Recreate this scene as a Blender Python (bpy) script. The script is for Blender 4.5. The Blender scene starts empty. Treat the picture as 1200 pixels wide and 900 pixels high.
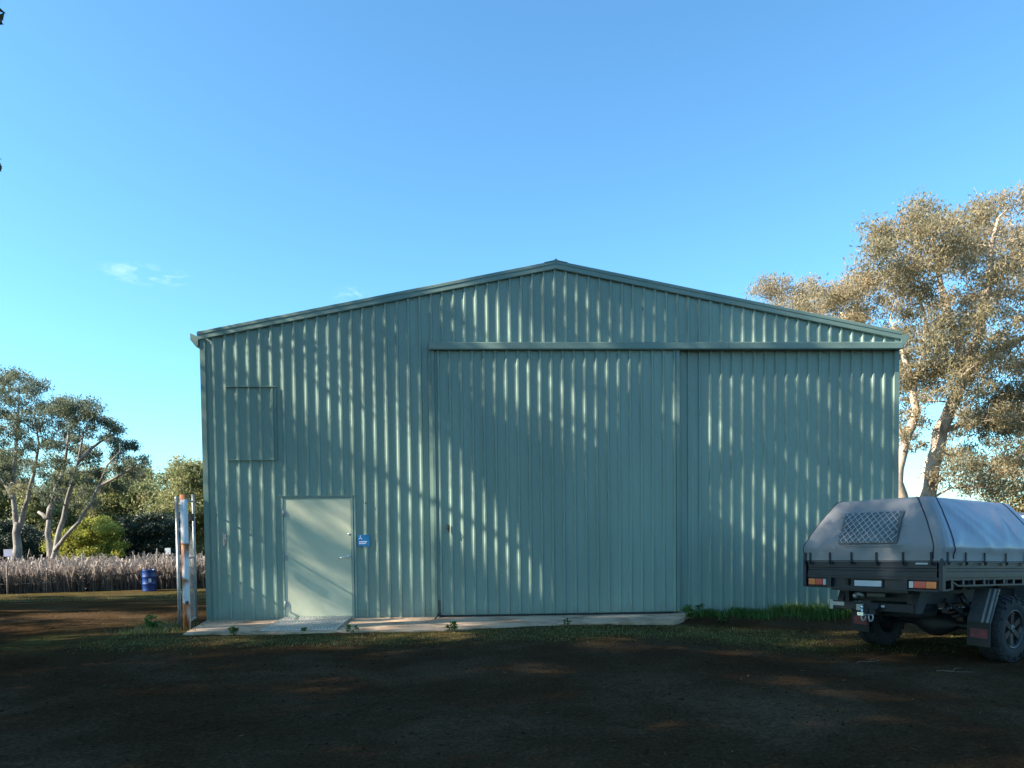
import bpy, math, random
import numpy as np
from mathutils import Vector, Matrix, noise as mnoise

random.seed(7); rng = np.random.default_rng(7)
sc = bpy.context.scene
COL = sc.collection
rad = math.radians

# ------------------------------------------------------------------ camera
F = 880.0; PX, PY = 600.0, 644.6                      # focal length and optical axis in pixels of the 1200 x 900 photograph
CAM = np.array([4.6463, -12.9637, 1.5956])
def cam_axes(yaw, pitch, roll):
    fwd = np.array([math.sin(yaw)*math.cos(pitch), math.cos(yaw)*math.cos(pitch), math.sin(pitch)])
    right = np.array([math.cos(yaw), -math.sin(yaw), 0.0]); up = np.cross(right, fwd)
    return math.cos(roll)*right+math.sin(roll)*up, -math.sin(roll)*right+math.cos(roll)*up, fwd
RT, UP, FW = cam_axes(0.04263, -0.03568, -0.01114)
cd = bpy.data.cameras.new('camera'); cam = bpy.data.objects.new('camera', cd); COL.objects.link(cam)
cam.matrix_world = Matrix(((RT[0], UP[0], -FW[0], CAM[0]), (RT[1], UP[1], -FW[1], CAM[1]), (RT[2], UP[2], -FW[2], CAM[2]), (0, 0, 0, 1)))
cd.sensor_fit = 'HORIZONTAL'; cd.sensor_width = 36; cd.lens = F*36/1200
cd.shift_x = 0.0; cd.shift_y = (PY-450)/1200; cd.clip_start = 0.05; cd.clip_end = 3000
sc.camera = cam
def at(u, v, depth):
    """photo pixel + distance along the view axis -> world point"""
    return CAM + depth*(FW + (u-PX)/F*RT - (v-PY)/F*UP)

# ------------------------------------------------------------------ sky, sun, exposure
SUN_A, SUN_EL = rad(13), rad(32)                      # sun stands to the left, 13 degrees in front of the shed wall
SD = Vector((-math.cos(SUN_A)*math.cos(SUN_EL), -math.sin(SUN_A)*math.cos(SUN_EL), math.sin(SUN_EL)))
w = bpy.data.worlds.new('World'); sc.world = w; w.use_nodes = True
wn, wl = w.node_tree.nodes, w.node_tree.links
wn.clear()
sky = wn.new('ShaderNodeTexSky'); sky.sky_type = 'NISHITA'; sky.sun_disc = False
sky.sun_elevation = SUN_EL; sky.sun_rotation = math.atan2(SD.x, SD.y)
sky.air_density = 1.0; sky.dust_density = 0.6; sky.ozone_density = 2.5; sky.altitude = 50
tc = wn.new('ShaderNodeTexCoord')
def cloud(u, v, ext_h, ext_v, amount, seed):
    d = at(u, v, 1.0)-CAM; d /= np.linalg.norm(d)
    h = np.cross(d, (0, 0, 1)); h /= np.linalg.norm(h); vv = np.cross(h, d)
    def dot(a, s):
        n = wn.new('ShaderNodeVectorMath'); n.operation = 'DOT_PRODUCT'; n.inputs[1].default_value = tuple(a/s)
        wl.new(tc.outputs['Generated'], n.inputs[0]); return n.outputs['Value']
    hx, hy = dot(h, ext_h), dot(vv+0.0*d, ext_v)
    off = float(np.dot(d, vv))
    cmb = wn.new('ShaderNodeCombineXYZ'); wl.new(hx, cmb.inputs[0]); wl.new(hy, cmb.inputs[1])
    ln = wn.new('ShaderNodeVectorMath'); ln.operation = 'LENGTH'; wl.new(cmb.outputs[0], ln.inputs[0])
    mr = wn.new('ShaderNodeMapRange'); mr.inputs[1].default_value = 1.0; mr.inputs[2].default_value = 0.15
    wl.new(ln.outputs['Value'], mr.inputs[0])
    fr = dot(d, 1.0)
    gt = wn.new('ShaderNodeMath'); gt.operation = 'GREATER_THAN'; gt.inputs[1].default_value = 0; wl.new(fr, gt.inputs[0])
    sca = wn.new('ShaderNodeVectorMath'); sca.operation = 'MULTIPLY_ADD'; sca.inputs[1].default_value = (1.6, 1.0, 1); sca.inputs[2].default_value = (seed, seed*2.3, seed)
    wl.new(cmb.outputs[0], sca.inputs[0])
    nz = wn.new('ShaderNodeTexNoise'); nz.inputs['Scale'].default_value = 1.5; nz.inputs['Detail'].default_value = 7; nz.inputs['Distortion'].default_value = 0.9
    wl.new(sca.outputs[0], nz.inputs['Vector'])
    m2 = wn.new('ShaderNodeMapRange'); m2.inputs[1].default_value = 0.46; m2.inputs[2].default_value = 0.72
    wl.new(nz.outputs['Fac'], m2.inputs[0])
    a = wn.new('ShaderNodeMath'); a.operation = 'MULTIPLY'; wl.new(mr.outputs[0], a.inputs[0]); wl.new(m2.outputs[0], a.inputs[1])
    b = wn.new('ShaderNodeMath'); b.operation = 'MULTIPLY'; wl.new(a.outputs[0], b.inputs[0]); wl.new(gt.outputs[0], b.inputs[1])
    c = wn.new('ShaderNodeMath'); c.operation = 'MULTIPLY'; c.inputs[1].default_value = amount; wl.new(b.outputs[0], c.inputs[0])
    return c.outputs[0]
tint = wn.new('ShaderNodeMixRGB'); tint.blend_type = 'MULTIPLY'; tint.inputs[0].default_value = 1; tint.inputs[2].default_value = (0.60, 0.99, 1.10, 1)
wl.new(sky.outputs[0], tint.inputs[1])
last = tint.outputs[0]
for args in ((172, 322, 0.055, 0.015, 0.55, 3.1), (412, 346, 0.028, 0.012, 0.4, 8.7)):
    fac = cloud(*args)
    mx = wn.new('ShaderNodeMixRGB'); mx.inputs[2].default_value = (3.4, 4.6, 5.0, 1)
    wl.new(fac, mx.inputs[0]); wl.new(last, mx.inputs[1]); last = mx.outputs[0]
bg = wn.new('ShaderNodeBackground'); bg.inputs['Strength'].default_value = 0.10
wo = wn.new('ShaderNodeOutputWorld'); wl.new(last, bg.inputs[0]); wl.new(bg.outputs[0], wo.inputs[0])
sl = bpy.data.lights.new('sun', 'SUN'); sl.energy = 5.0; sl.angle = rad(0.53); sl.color = (1.0, 0.89, 0.74)
so = bpy.data.objects.new('sun', sl); COL.objects.link(so); so.rotation_euler = (-SD).to_track_quat('-Z', 'Y').to_euler(); so.location = (-40, -12, 30)
vs = sc.view_settings; vs.view_transform = 'Standard'; vs.look = 'None'; vs.exposure = 1.56; vs.gamma = 1.0; vs.use_curve_mapping = False
sc.render.engine = 'CYCLES'
sc.render.resolution_x = 1024; sc.render.resolution_y = 768

# ------------------------------------------------------------------ helpers
def tag(o, label=None, cat=None, group=None, kind=None):
    if label: o['label'] = label
    if cat: o['category'] = cat
    if group: o['group'] = group
    if kind: o['kind'] = kind
    return o
def empty(name, loc=(0, 0, 0), rz=0.0):
    o = bpy.data.objects.new(name, None); COL.objects.link(o); o.location = tuple(float(c) for c in loc); o.rotation_euler = (0, 0, rz); o.empty_display_size = 0.2
    return o
class MB:
    def __init__(s): s.v, s.f, s.sm = [], [], []
    def add(s, vs_, fs, smooth=False, M=None):
        b = len(s.v)
        for p in vs_:
            p = Vector(p); p = M @ p if M is not None else p
            s.v.append(tuple(p))
        for f in fs: s.f.append(tuple(i+b for i in f)); s.sm.append(smooth)
        return s
    def box(s, x0, x1, y0, y1, z0, z1, M=None):
        vs_ = [(x, y, z) for z in (z0, z1) for y in (y0, y1) for x in (x0, x1)]
        return s.add(vs_, [(0, 2, 3, 1), (4, 5, 7, 6), (0, 1, 5, 4), (2, 6, 7, 3), (0, 4, 6, 2), (1, 3, 7, 5)], M=M)
    def prism(s, poly, a0, a1, axis='y', M=None):
        """closed 2D outline pushed along an axis; poly in the two other axes (x,z) for y, (y,z) for x, (x,y) for z"""
        n = len(poly); vs_ = []
        for a in (a0, a1):
            for p in poly:
                vs_.append({'y': (p[0], a, p[1]), 'x': (a, p[0], p[1]), 'z': (p[0], p[1], a)}[axis])
        fs = [tuple(range(n)), tuple(range(2*n-1, n-1, -1))]+[(i, i+n, (i+1) % n+n, (i+1) % n) for i in range(n)]
        return s.add(vs_, fs, M=M)
    def tube(s, pts, radii, n=8, cap=True, M=None, smooth=True):
        pts = [Vector(p) for p in pts]
        if not hasattr(radii, '__len__'): radii = [radii]*len(pts)
        vs_, fs = [], []; ref = None
        for i, p in enumerate(pts):
            t = (pts[min(i+1, len(pts)-1)]-pts[max(i-1, 0)]).normalized()
            if ref is None: ref = t.orthogonal().normalized()
            ref = (ref-t*ref.dot(t))
            ref = ref.normalized() if ref.length > 1e-6 else t.orthogonal().normalized()
            b2 = t.cross(ref)
            for k in range(n):
                a = 2*math.pi*k/n
                vs_.append(p+float(radii[i])*(math.cos(a)*ref+math.sin(a)*b2))
        for i in range(len(pts)-1):
            for k in range(n): fs.append((i*n+k, i*n+(k+1) % n, (i+1)*n+(k+1) % n, (i+1)*n+k))
        s.add(vs_, fs, smooth, M)
        if cap:
            b = len(s.v)-len(vs_)
            s.f.append(tuple(b+k for k in range(n-1, -1, -1))); s.sm.append(False)
            s.f.append(tuple(b+(len(pts)-1)*n+k for k in range(n))); s.sm.append(False)
        return s
    def lathe(s, prof, n=32, M=None, smooth=True, axis='z', closed=False):
        vs_, fs = [], []
        for (r, h) in prof:
            for k in range(n):
                a = 2*math.pi*k/n; c, d = r*math.cos(a), r*math.sin(a)
                vs_.append({'z': (c, d, h), 'y': (c, h, d), 'x': (h, c, d)}[axis])
        m = len(prof)
        for i in range(m if closed else m-1):
            for k in range(n): fs.append((i*n+k, i*n+(k+1) % n, ((i+1) % m)*n+(k+1) % n, ((i+1) % m)*n+k))
        return s.add(vs_, fs, smooth, M)
    def mesh(s, name, mat=None):
        me = bpy.data.meshes.new(name); me.from_pydata(s.v, [], s.f); me.polygons.foreach_set('use_smooth', s.sm)
        if mat: me.materials.append(mat)
        me.update(); return me
    def build(s, name, mat, parent=None, loc=None, bevel=0):
        o = bpy.data.objects.new(name, s.mesh(name, mat)); COL.objects.link(o)
        if parent: o.parent = parent
        if loc is not None: o.location = loc
        if bevel:
            b = o.modifiers.new('bevel', 'BEVEL'); b.width = bevel; b.segments = 2; b.limit_method = 'ANGLE'; b.angle_limit = rad(40)
        return o
def raw_mesh(name, V, Fq, mat, attr=None, smooth=False):
    """fast mesh of quads (or triangles) from numpy arrays, one float tint per face"""
    me = bpy.data.meshes.new(name); k = Fq.shape[1]
    me.vertices.add(len(V)); me.vertices.foreach_set('co', np.asarray(V, np.float32).ravel())
    me.loops.add(Fq.size); me.loops.foreach_set('vertex_index', Fq.astype(np.int32).ravel())
    me.polygons.add(len(Fq)); me.polygons.foreach_set('loop_start', np.arange(0, Fq.size, k, dtype=np.int32))
    me.polygons.foreach_set('use_smooth', np.full(len(Fq), smooth))
    me.update(calc_edges=True)
    if attr is not None:
        a = me.attributes.new('tint', 'FLOAT', 'FACE'); a.data.foreach_set('value', np.asarray(attr, np.float32))
    me.materials.append(mat); return me
def obj(name, me, parent=None):
    o = bpy.data.objects.new(name, me); COL.objects.link(o)
    if parent: o.parent = parent
    return o
def copy_tree(o, parent=None):
    c = o.copy(); COL.objects.link(c); c.parent = parent
    for ch in list(o.children): copy_tree(ch, c)
    return c

# ------------------------------------------------------------------ materials
def mat(name, base, rough=0.6, metal=0.0, var=0.0, vscale=3.0, stretch=(1, 1, 1), bump=0.0, bscale=40, alt=None, altcov=0.5, spec=0.5, coat=0.0, rand=0.0):
    m = bpy.data.materials.new(name); m.use_nodes = True; n, l = m.node_tree.nodes, m.node_tree.links
    b = n['Principled BSDF']; b.inputs['Roughness'].default_value = rough; b.inputs['Metallic'].default_value = metal
    b.inputs['Specular IOR Level'].default_value = spec; b.inputs['Coat Weight'].default_value = coat
    b.inputs['Base Color'].default_value = (*base, 1)
    tcn = n.new('ShaderNodeTexCoord'); mp = n.new('ShaderNodeMapping'); mp.inputs['Scale'].default_value = stretch; l.new(tcn.outputs['Object'], mp.inputs[0])
    if var or alt:
        nz = n.new('ShaderNodeTexNoise'); nz.inputs['Scale'].default_value = vscale; nz.inputs['Detail'].default_value = 8; nz.inputs['Roughness'].default_value = 0.62
        l.new(mp.outputs[0], nz.inputs['Vector'])
        mr = n.new('ShaderNodeMapRange'); l.new(nz.outputs['Fac'], mr.inputs[0])
        mx = n.new('ShaderNodeMixRGB'); l.new(mr.outputs[0], mx.inputs[0])
        if alt:
            mr.inputs[1].default_value = altcov-0.07; mr.inputs[2].default_value = altcov+0.1
            mx.inputs[1].default_value = (*base, 1); mx.inputs[2].default_value = (*alt, 1)
        else:
            mr.inputs[1].default_value = 0.3; mr.inputs[2].default_value = 0.7
            mx.inputs[1].default_value = (*[c*(1-var) for c in base], 1); mx.inputs[2].default_value = (*[min(1, c*(1+var)) for c in base], 1)
        out = mx.outputs[0]
        if rand:
            oi = n.new('ShaderNodeObjectInfo'); r2 = n.new('ShaderNodeMapRange'); r2.inputs[3].default_value = 1-rand; r2.inputs[4].default_value = 1+rand; l.new(oi.outputs['Random'], r2.inputs[0])
            h = n.new('ShaderNodeHueSaturation'); l.new(out, h.inputs['Color']); l.new(r2.outputs[0], h.inputs['Value']); out = h.outputs[0]
        l.new(out, b.inputs['Base Color'])
        r3 = n.new('ShaderNodeMapRange'); r3.inputs[3].default_value = max(0.05, rough-0.08); r3.inputs[4].default_value = min(1, rough+0.1); l.new(nz.outputs['Fac'], r3.inputs[0]); l.new(r3.outputs[0], b.inputs['Roughness'])
    if bump:
        n2 = n.new('ShaderNodeTexNoise'); n2.inputs['Scale'].default_value = bscale; n2.inputs['Detail'].default_value = 6; l.new(mp.outputs[0], n2.inputs['Vector'])
        bp = n.new('ShaderNodeBump'); bp.inputs['Strength'].default_value = bump; bp.inputs['Distance'].default_value = 0.02; l.new(n2.outputs['Fac'], bp.inputs['Height']); l.new(bp.outputs[0], b.inputs['Normal'])
    return m
def leaf_mat(name, cols, transl=0.3, spec=0.35):
    m = bpy.data.materials.new(name); m.use_nodes = True; n, l = m.node_tree.nodes, m.node_tree.links
    b = n['Principled BSDF']; b.inputs['Roughness'].default_value = 0.55; b.inputs['Specular IOR Level'].default_value = spec
    a = n.new('ShaderNodeAttribute'); a.attribute_name = 'tint'
    cr = n.new('ShaderNodeValToRGB'); e = cr.color_ramp.elements
    while len(e) < len(cols): e.new(0.5)
    for i, c in enumerate(cols): e[i].position = i/(len(cols)-1); e[i].color = (*c, 1)
    l.new(a.outputs['Fac'], cr.inputs[0]); l.new(cr.outputs[0], b.inputs['Base Color'])
    t = n.new('ShaderNodeBsdfTranslucent'); l.new(cr.outputs[0], t.inputs[0])
    mx = n.new('ShaderNodeMixShader'); mx.inputs[0].default_value = transl; l.new(b.outputs[0], mx.inputs[1]); l.new(t.outputs[0], mx.inputs[2]); l.new(mx.outputs[0], n['Material Output'].inputs[0])
    return m
STEEL = (0.225, 0.315, 0.265)
M = {}
M['clad'] = mat('painted_cladding', STEEL, 0.42, 0, 0.10, 1.6, (1, 1, 0.25), 0.05, 3.5, rand=0.06)
def clad_extra(m):
    n, l = m.node_tree.nodes, m.node_tree.links; b = n['Principled BSDF']; src = b.inputs['Base Color'].links[0].from_socket
    t = n.new('ShaderNodeTexCoord'); sp = n.new('ShaderNodeSeparateXYZ'); l.new(t.outputs['Object'], sp.inputs[0])
    nz = n.new('ShaderNodeTexNoise'); nz.inputs['Scale'].default_value = 5; nz.inputs['Detail'].default_value = 8; l.new(t.outputs['Object'], nz.inputs['Vector'])
    ma = n.new('ShaderNodeMath'); ma.operation = 'MULTIPLY_ADD'; ma.inputs[1].default_value = -1.9; l.new(sp.outputs['Z'], ma.inputs[0]); l.new(nz.outputs['Fac'], ma.inputs[2])
    mr = n.new('ShaderNodeMapRange'); mr.inputs[1].default_value = 0.15; mr.inputs[2].default_value = 0.75; mr.inputs[4].default_value = 0.55; l.new(ma.outputs[0], mr.inputs[0])
    mx = n.new('ShaderNodeMixRGB'); mx.inputs[2].default_value = (0.20, 0.165, 0.12, 1); l.new(mr.outputs[0], mx.inputs[0]); l.new(src, mx.inputs[1]); l.new(mx.outputs[0], b.inputs['Base Color'])
clad_extra(M['clad'])
M['flash'] = mat('painted_flashing', (0.165, 0.245, 0.21), 0.38, 0, 0.10, 2.5, bump=0.04, bscale=5)
M['door'] = mat('painted_door', (0.52, 0.54, 0.39), 0.5, 0, 0.06, 2.0, bump=0.02, bscale=8)
M['jamb'] = mat('painted_jamb', (0.24, 0.32, 0.28), 0.45, 0, 0.08, 3)
M['dark_gap'] = mat('dark_gap_and_parts', (0.015, 0.015, 0.016), 0.7)
M['chrome'] = mat('satin_chrome', (0.75, 0.76, 0.78), 0.25, 1.0, 0.05, 20)
M['galv'] = mat('galvanised_steel', (0.36, 0.37, 0.37), 0.5, 0.6, 0.18, 14, bump=0.03)
M['concrete'] = mat('concrete', (0.55, 0.39, 0.26), 0.9, 0, 0, 1.7, bump=0.3, bscale=30, alt=(0.28, 0.19, 0.12), altcov=0.54)
M['ramp'] = mat('aluminium_tread', (0.60, 0.59, 0.57), 0.45, 0.6, 0.12, 8)
M['rustpost'] = None
M['signblue'] = mat('sign_blue', (0.005, 0.13, 0.32), 0.4)
M['white'] = mat('white_print', (0.62, 0.70, 0.85), 0.5)
M['bark'] = mat('gum_bark', (0.52, 0.41, 0.30), 0.85, 0, 0, 3.4, (1, 1, 0.5), 0.6, 14, alt=(0.24, 0.185, 0.14), altcov=0.54)
M['bark_pale'] = mat('pale_gum_bark', (0.27, 0.235, 0.205), 0.85, 0, 0, 3.0, (1, 1, 0.4), 0.5, 12, alt=(0.13, 0.11, 0.095), altcov=0.50)
M['bark_dark'] = mat('brown_bark', (0.10, 0.08, 0.06), 0.9, 0, 0.3, 6, (1, 1, 0.3), 0.5, 20)
M['leaf_right'] = leaf_mat('gum_leaf_tan', [(0.16, 0.155, 0.095), (0.275, 0.245, 0.14), (0.37, 0.305, 0.175), (0.44, 0.35, 0.23)], 0.5)
M['leaf_left'] = leaf_mat('gum_leaf_grey', [(0.075, 0.095, 0.06), (0.13, 0.155, 0.095), (0.195, 0.205, 0.125), (0.30, 0.25, 0.115)], 0.45)
M['leaf_olive'] = leaf_mat('leaf_olive', [(0.11, 0.14, 0.055), (0.19, 0.215, 0.085), (0.275, 0.28, 0.115), (0.34, 0.31, 0.16)], 0.45)
M['leaf_yellow'] = leaf_mat('leaf_yellow_green', [(0.15, 0.17, 0.03), (0.27, 0.28, 0.045), (0.38, 0.37, 0.07), (0.43, 0.40, 0.09)], 0.45)
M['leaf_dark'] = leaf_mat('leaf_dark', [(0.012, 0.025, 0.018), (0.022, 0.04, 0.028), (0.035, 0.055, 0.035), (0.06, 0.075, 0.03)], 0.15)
M['leaf_straw'] = leaf_mat('leaf_straw', [(0.20, 0.15, 0.06), (0.32, 0.25, 0.10), (0.40, 0.31, 0.13)], 0.3)
M['leaf_near'] = leaf_mat('gum_leaf_green', [(0.03, 0.045, 0.025), (0.055, 0.07, 0.035), (0.08, 0.09, 0.045)], 0.2)
M['grass'] = leaf_mat('green_grass', [(0.04, 0.075, 0.012), (0.075, 0.12, 0.02), (0.13, 0.15, 0.04), (0.22, 0.19, 0.09)], 0.3)
M['weed'] = leaf_mat('weed_leaf', [(0.03, 0.085, 0.015), (0.06, 0.14, 0.03), (0.12, 0.19, 0.05)], 0.3)
M['reed'] = leaf_mat('dry_weed', [(0.13, 0.105, 0.095), (0.205, 0.165, 0.145), (0.30, 0.245, 0.21), (0.40, 0.33, 0.28)], 0.25)
M['litter'] = leaf_mat('leaf_litter', [(0.025, 0.016, 0.009), (0.045, 0.028, 0.015), (0.08, 0.052, 0.028), (0.15, 0.10, 0.06)], 0.0, 0.0)

def ground_mat():
    m = bpy.data.materials.new('dirt_ground'); m.use_nodes = True; n, l = m.node_tree.nodes, m.node_tree.links
    b = n['Principled BSDF']; b.inputs['Roughness'].default_value = 1.0; b.inputs['Specular IOR Level'].default_value = 0.0
    t = n.new('ShaderNodeTexCoord')
    def noise(s, d=8, r=0.6, dist=0):
        q = n.new('ShaderNodeTexNoise'); q.inputs['Scale'].default_value = s; q.inputs['Detail'].default_value = d; q.inputs['Roughness'].default_value = r; q.inputs['Distortion'].default_value = dist
        l.new(t.outputs['Object'], q.inputs['Vector']); return q.outputs['Fac']
    def ramp(src, pts):
        c = n.new('ShaderNodeValToRGB'); e = c.color_ramp.elements
        while len(e) < len(pts): e.new(0.5)
        for i, (p, col) in enumerate(pts): e[i].position = p; e[i].color = (*col, 1)
        l.new(src, c.inputs[0]); return c.outputs[0]
    dirt = ramp(noise(0.55, 10, 0.65, 0.3), [(0.32, (0.046, 0.0268, 0.0138)), (0.5, (0.062, 0.0385, 0.0208)), (0.66, (0.092, 0.061, 0.0370))])
    fine = ramp(noise(34, 5, 0.7), [(0.32, (0.55, 0.55, 0.55)), (0.55, (1.0, 1.0, 1.0)), (0.72, (1.7, 1.6, 1.45))])
    mul = n.new('ShaderNodeMixRGB'); mul.blend_type = 'MULTIPLY'; mul.inputs[0].default_value = 1; l.new(dirt, mul.inputs[1]); l.new(fine, mul.inputs[2])
    at_ = n.new('ShaderNodeAttribute'); at_.attribute_name = 'grassy'
    gn = ramp(noise(1.6, 9, 0.7, 0.4), [(0.38, (0, 0, 0)), (0.62, (1, 1, 1))])
    gm = n.new('ShaderNodeMath'); gm.operation = 'MULTIPLY'; l.new(at_.outputs['Fac'], gm.inputs[0]); l.new(gn, gm.inputs[1])
    mx = n.new('ShaderNodeMixRGB'); l.new(gm.outputs[0], mx.inputs[0]); l.new(mul.outputs[0], mx.inputs[1]); mx.inputs[2].default_value = (0.085, 0.078, 0.026, 1)
    l.new(mx.outputs[0], b.inputs['Base Color'])
    bp = n.new('ShaderNodeBump'); bp.inputs['Strength'].default_value = 0.7; bp.inputs['Distance'].default_value = 0.03; l.new(noise(18, 10, 0.7), bp.inputs['Height']); l.new(bp.outputs[0], b.inputs['Normal'])
    return m
M['ground'] = ground_mat()
def rust_mat():
    m = mat('rusted_white_paint', (0.66, 0.66, 0.68), 0.6, 0, 0.08, 8); n, l = m.node_tree.nodes, m.node_tree.links
    b = n['Principled BSDF']; src = b.inputs['Base Color'].links[0].from_socket
    t = n.new('ShaderNodeTexCoord'); sp = n.new('ShaderNodeSeparateXYZ'); l.new(t.outputs['Object'], sp.inputs[0])
    mp = n.new('ShaderNodeMapping'); mp.inputs['Scale'].default_value = (7, 7, 1.6); l.new(t.outputs['Object'], mp.inputs[0])
    nz = n.new('ShaderNodeTexNoise'); nz.inputs['Scale'].default_value = 1.3; nz.inputs['Detail'].default_value = 7; l.new(mp.outputs[0], nz.inputs['Vector'])
    # rust bands at set heights (weld collars) with runs below each one
    cr = n.new('ShaderNodeValToRGB'); cr.color_ramp.interpolation = 'LINEAR'
    pts = [(0.0, .55), (0.13, .42), (0.19, 0.6), (0.21, 0.12), (0.30, 0.25), (0.37, 0.55), (0.40, 0.08), (0.53, 0.28), (0.63, 0.65), (0.66, 0.0), (0.95, 0.0), (0.975, 0.8), (1, .9)]
    e = cr.color_ramp.elements; e[0].position = 0; e[0].color = (pts[0][1],)*3+(1,); e[1].position = 1; e[1].color = (pts[-1][1],)*3+(1,)
    for p, v in pts[1:-1]: q = e.new(p); q.color = (v, v, v, 1)
    dv = n.new('ShaderNodeMath'); dv.operation = 'DIVIDE'; dv.inputs[1].default_value = 2.13; l.new(sp.outputs['Z'], dv.inputs[0]); l.new(dv.outputs[0], cr.inputs[0])
    # rust keeps to the weather side of the post (its -x, -y flank)
    sx = n.new('ShaderNodeMath'); sx.operation = 'MULTIPLY_ADD'; sx.inputs[1].default_value = -4.0; sx.inputs[2].default_value = 0.10; l.new(sp.outputs['X'], sx.inputs[0])
    ad = n.new('ShaderNodeMath'); l.new(cr.outputs[0], ad.inputs[0]); l.new(nz.outputs['Fac'], ad.inputs[1])
    a2 = n.new('ShaderNodeMath'); l.new(ad.outputs[0], a2.inputs[0]); l.new(sx.outputs[0], a2.inputs[1])
    mr = n.new('ShaderNodeMapRange'); mr.inputs[1].default_value = 0.74; mr.inputs[2].default_value = 1.02; l.new(a2.outputs[0], mr.inputs[0])
    rc = n.new('ShaderNodeValToRGB'); rc.color_ramp.elements[0].color = (0.42, 0.17, 0.06, 1); rc.color_ramp.elements[1].color = (0.15, 0.05, 0.025, 1); rc.color_ramp.elements[0].position = 0.4; rc.color_ramp.elements[1].position = 0.65
    l.new(nz.outputs['Fac'], rc.inputs[0])
    mx = n.new('ShaderNodeMixRGB'); l.new(mr.outputs[0], mx.inputs[0]); l.new(src, mx.inputs[1]); l.new(rc.outputs[0], mx.inputs[2]); l.new(mx.outputs[0], b.inputs['Base Color'])
    return m
M['rustpost'] = rust_mat()

# ------------------------------------------------------------------ ground
def sst(t, a, b):
    t = np.clip((t-a)/(b-a), 0, 1); return t*t*(3-2*t)
def gz(x, y):
    x = np.asarray(x, float); y = np.asarray(y, float)
    h = -0.022 - 0.63*sst(y, 1.0, 13.0) - 0.163*sst(x, 6.5, 9.8)*sst(-y, 0.15, 1.0)*(1-0.6*sst(-y, 6, 11))
    h = h + 0.012*np.sin(x*1.7+y*0.6)*np.sin(y*1.3-x*0.4) + 0.03*np.sin(x*0.35+1)*np.sin(y*0.31)*sst(-y, 1, 6)
    return h
def axis(lo, hi, f0, f1, step):
    a = np.arange(f0, f1+1e-6, step); out_hi = f1+np.geomspace(step*1.5, hi-f1, 34); out_lo = f0-np.geomspace(step*1.5, f0-lo, 34)
    return np.concatenate([out_lo[::-1], a, out_hi])
gx, gy = axis(-900, 900, -9, 18, 0.14), axis(-300, 1500, -11, 3, 0.12)
X, Y = np.meshgrid(gx, gy); Z = gz(X, Y)
near = (np.abs(X-4.5) < 13.5) & (Y > -11) & (Y < 3)
Z = Z + np.where(near, rng.normal(0, 0.004, Z.shape), 0)
nx, ny = len(gx), len(gy)
idx = np.arange(nx*ny).reshape(ny, nx)
Q = np.stack([idx[:-1, :-1], idx[:-1, 1:], idx[1:, 1:], idx[1:, :-1]], -1).reshape(-1, 4)
gme = raw_mesh('ground', np.stack([X, Y, Z], -1).reshape(-1, 3), Q, M['ground'], smooth=True)
grassy = 0.9*np.exp(-((Y+2.0)/0.75)**2)*((X > -2) & (X < 9.5)) + 0.8*np.exp(-((Y+2.3)/0.9)**2)*sst(X, 7.5, 9) + 0.30*sst(Y, 1.0, 6.0)+0.5*sst(Y, 9.5, 12.0) + 0.25*np.exp(-((X+1.0)/1.2)**2-((Y+1.2)/1.5)**2)
a = gme.attributes.new('grassy', 'FLOAT', 'POINT'); a.data.foreach_set('value', np.clip(grassy, 0, 1).astype(np.float32).ravel())
ground = obj('ground', gme); tag(ground, kind='structure')

# concrete apron in front of the shed
def slab_outline():
    c = [(-0.02, 0.4), (-0.02, 0.0), (0.20, -1.60), (2.0, -1.63), (4.1, -1.62), (5.0, -1.42), (5.95, -1.20), (6.9, -1.10), (7.75, -1.02), (7.98, -0.75), (8.16, -0.45), (8.2, 0.4)]
    out = []
    for (p, q) in zip(c[:-1], c[1:]):
        nseg = max(1, int(math.dist(p, q)/0.16))
        for i in range(nseg):
            t = i/nseg; x = p[0]+(q[0]-p[0])*t; y = p[1]+(q[1]-p[1])*t
            if y < -0.1 and i: y += random.uniform(-0.022, 0.022); x += random.uniform(-0.008, 0.008)
            out.append((x, y))
    return out+[c[-1]]
mb = MB(); mb.prism(slab_outline()[::-1], -0.16, 0.0, 'z')
tag(mb.build('concrete_apron', M['concrete']), kind='structure')

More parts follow.
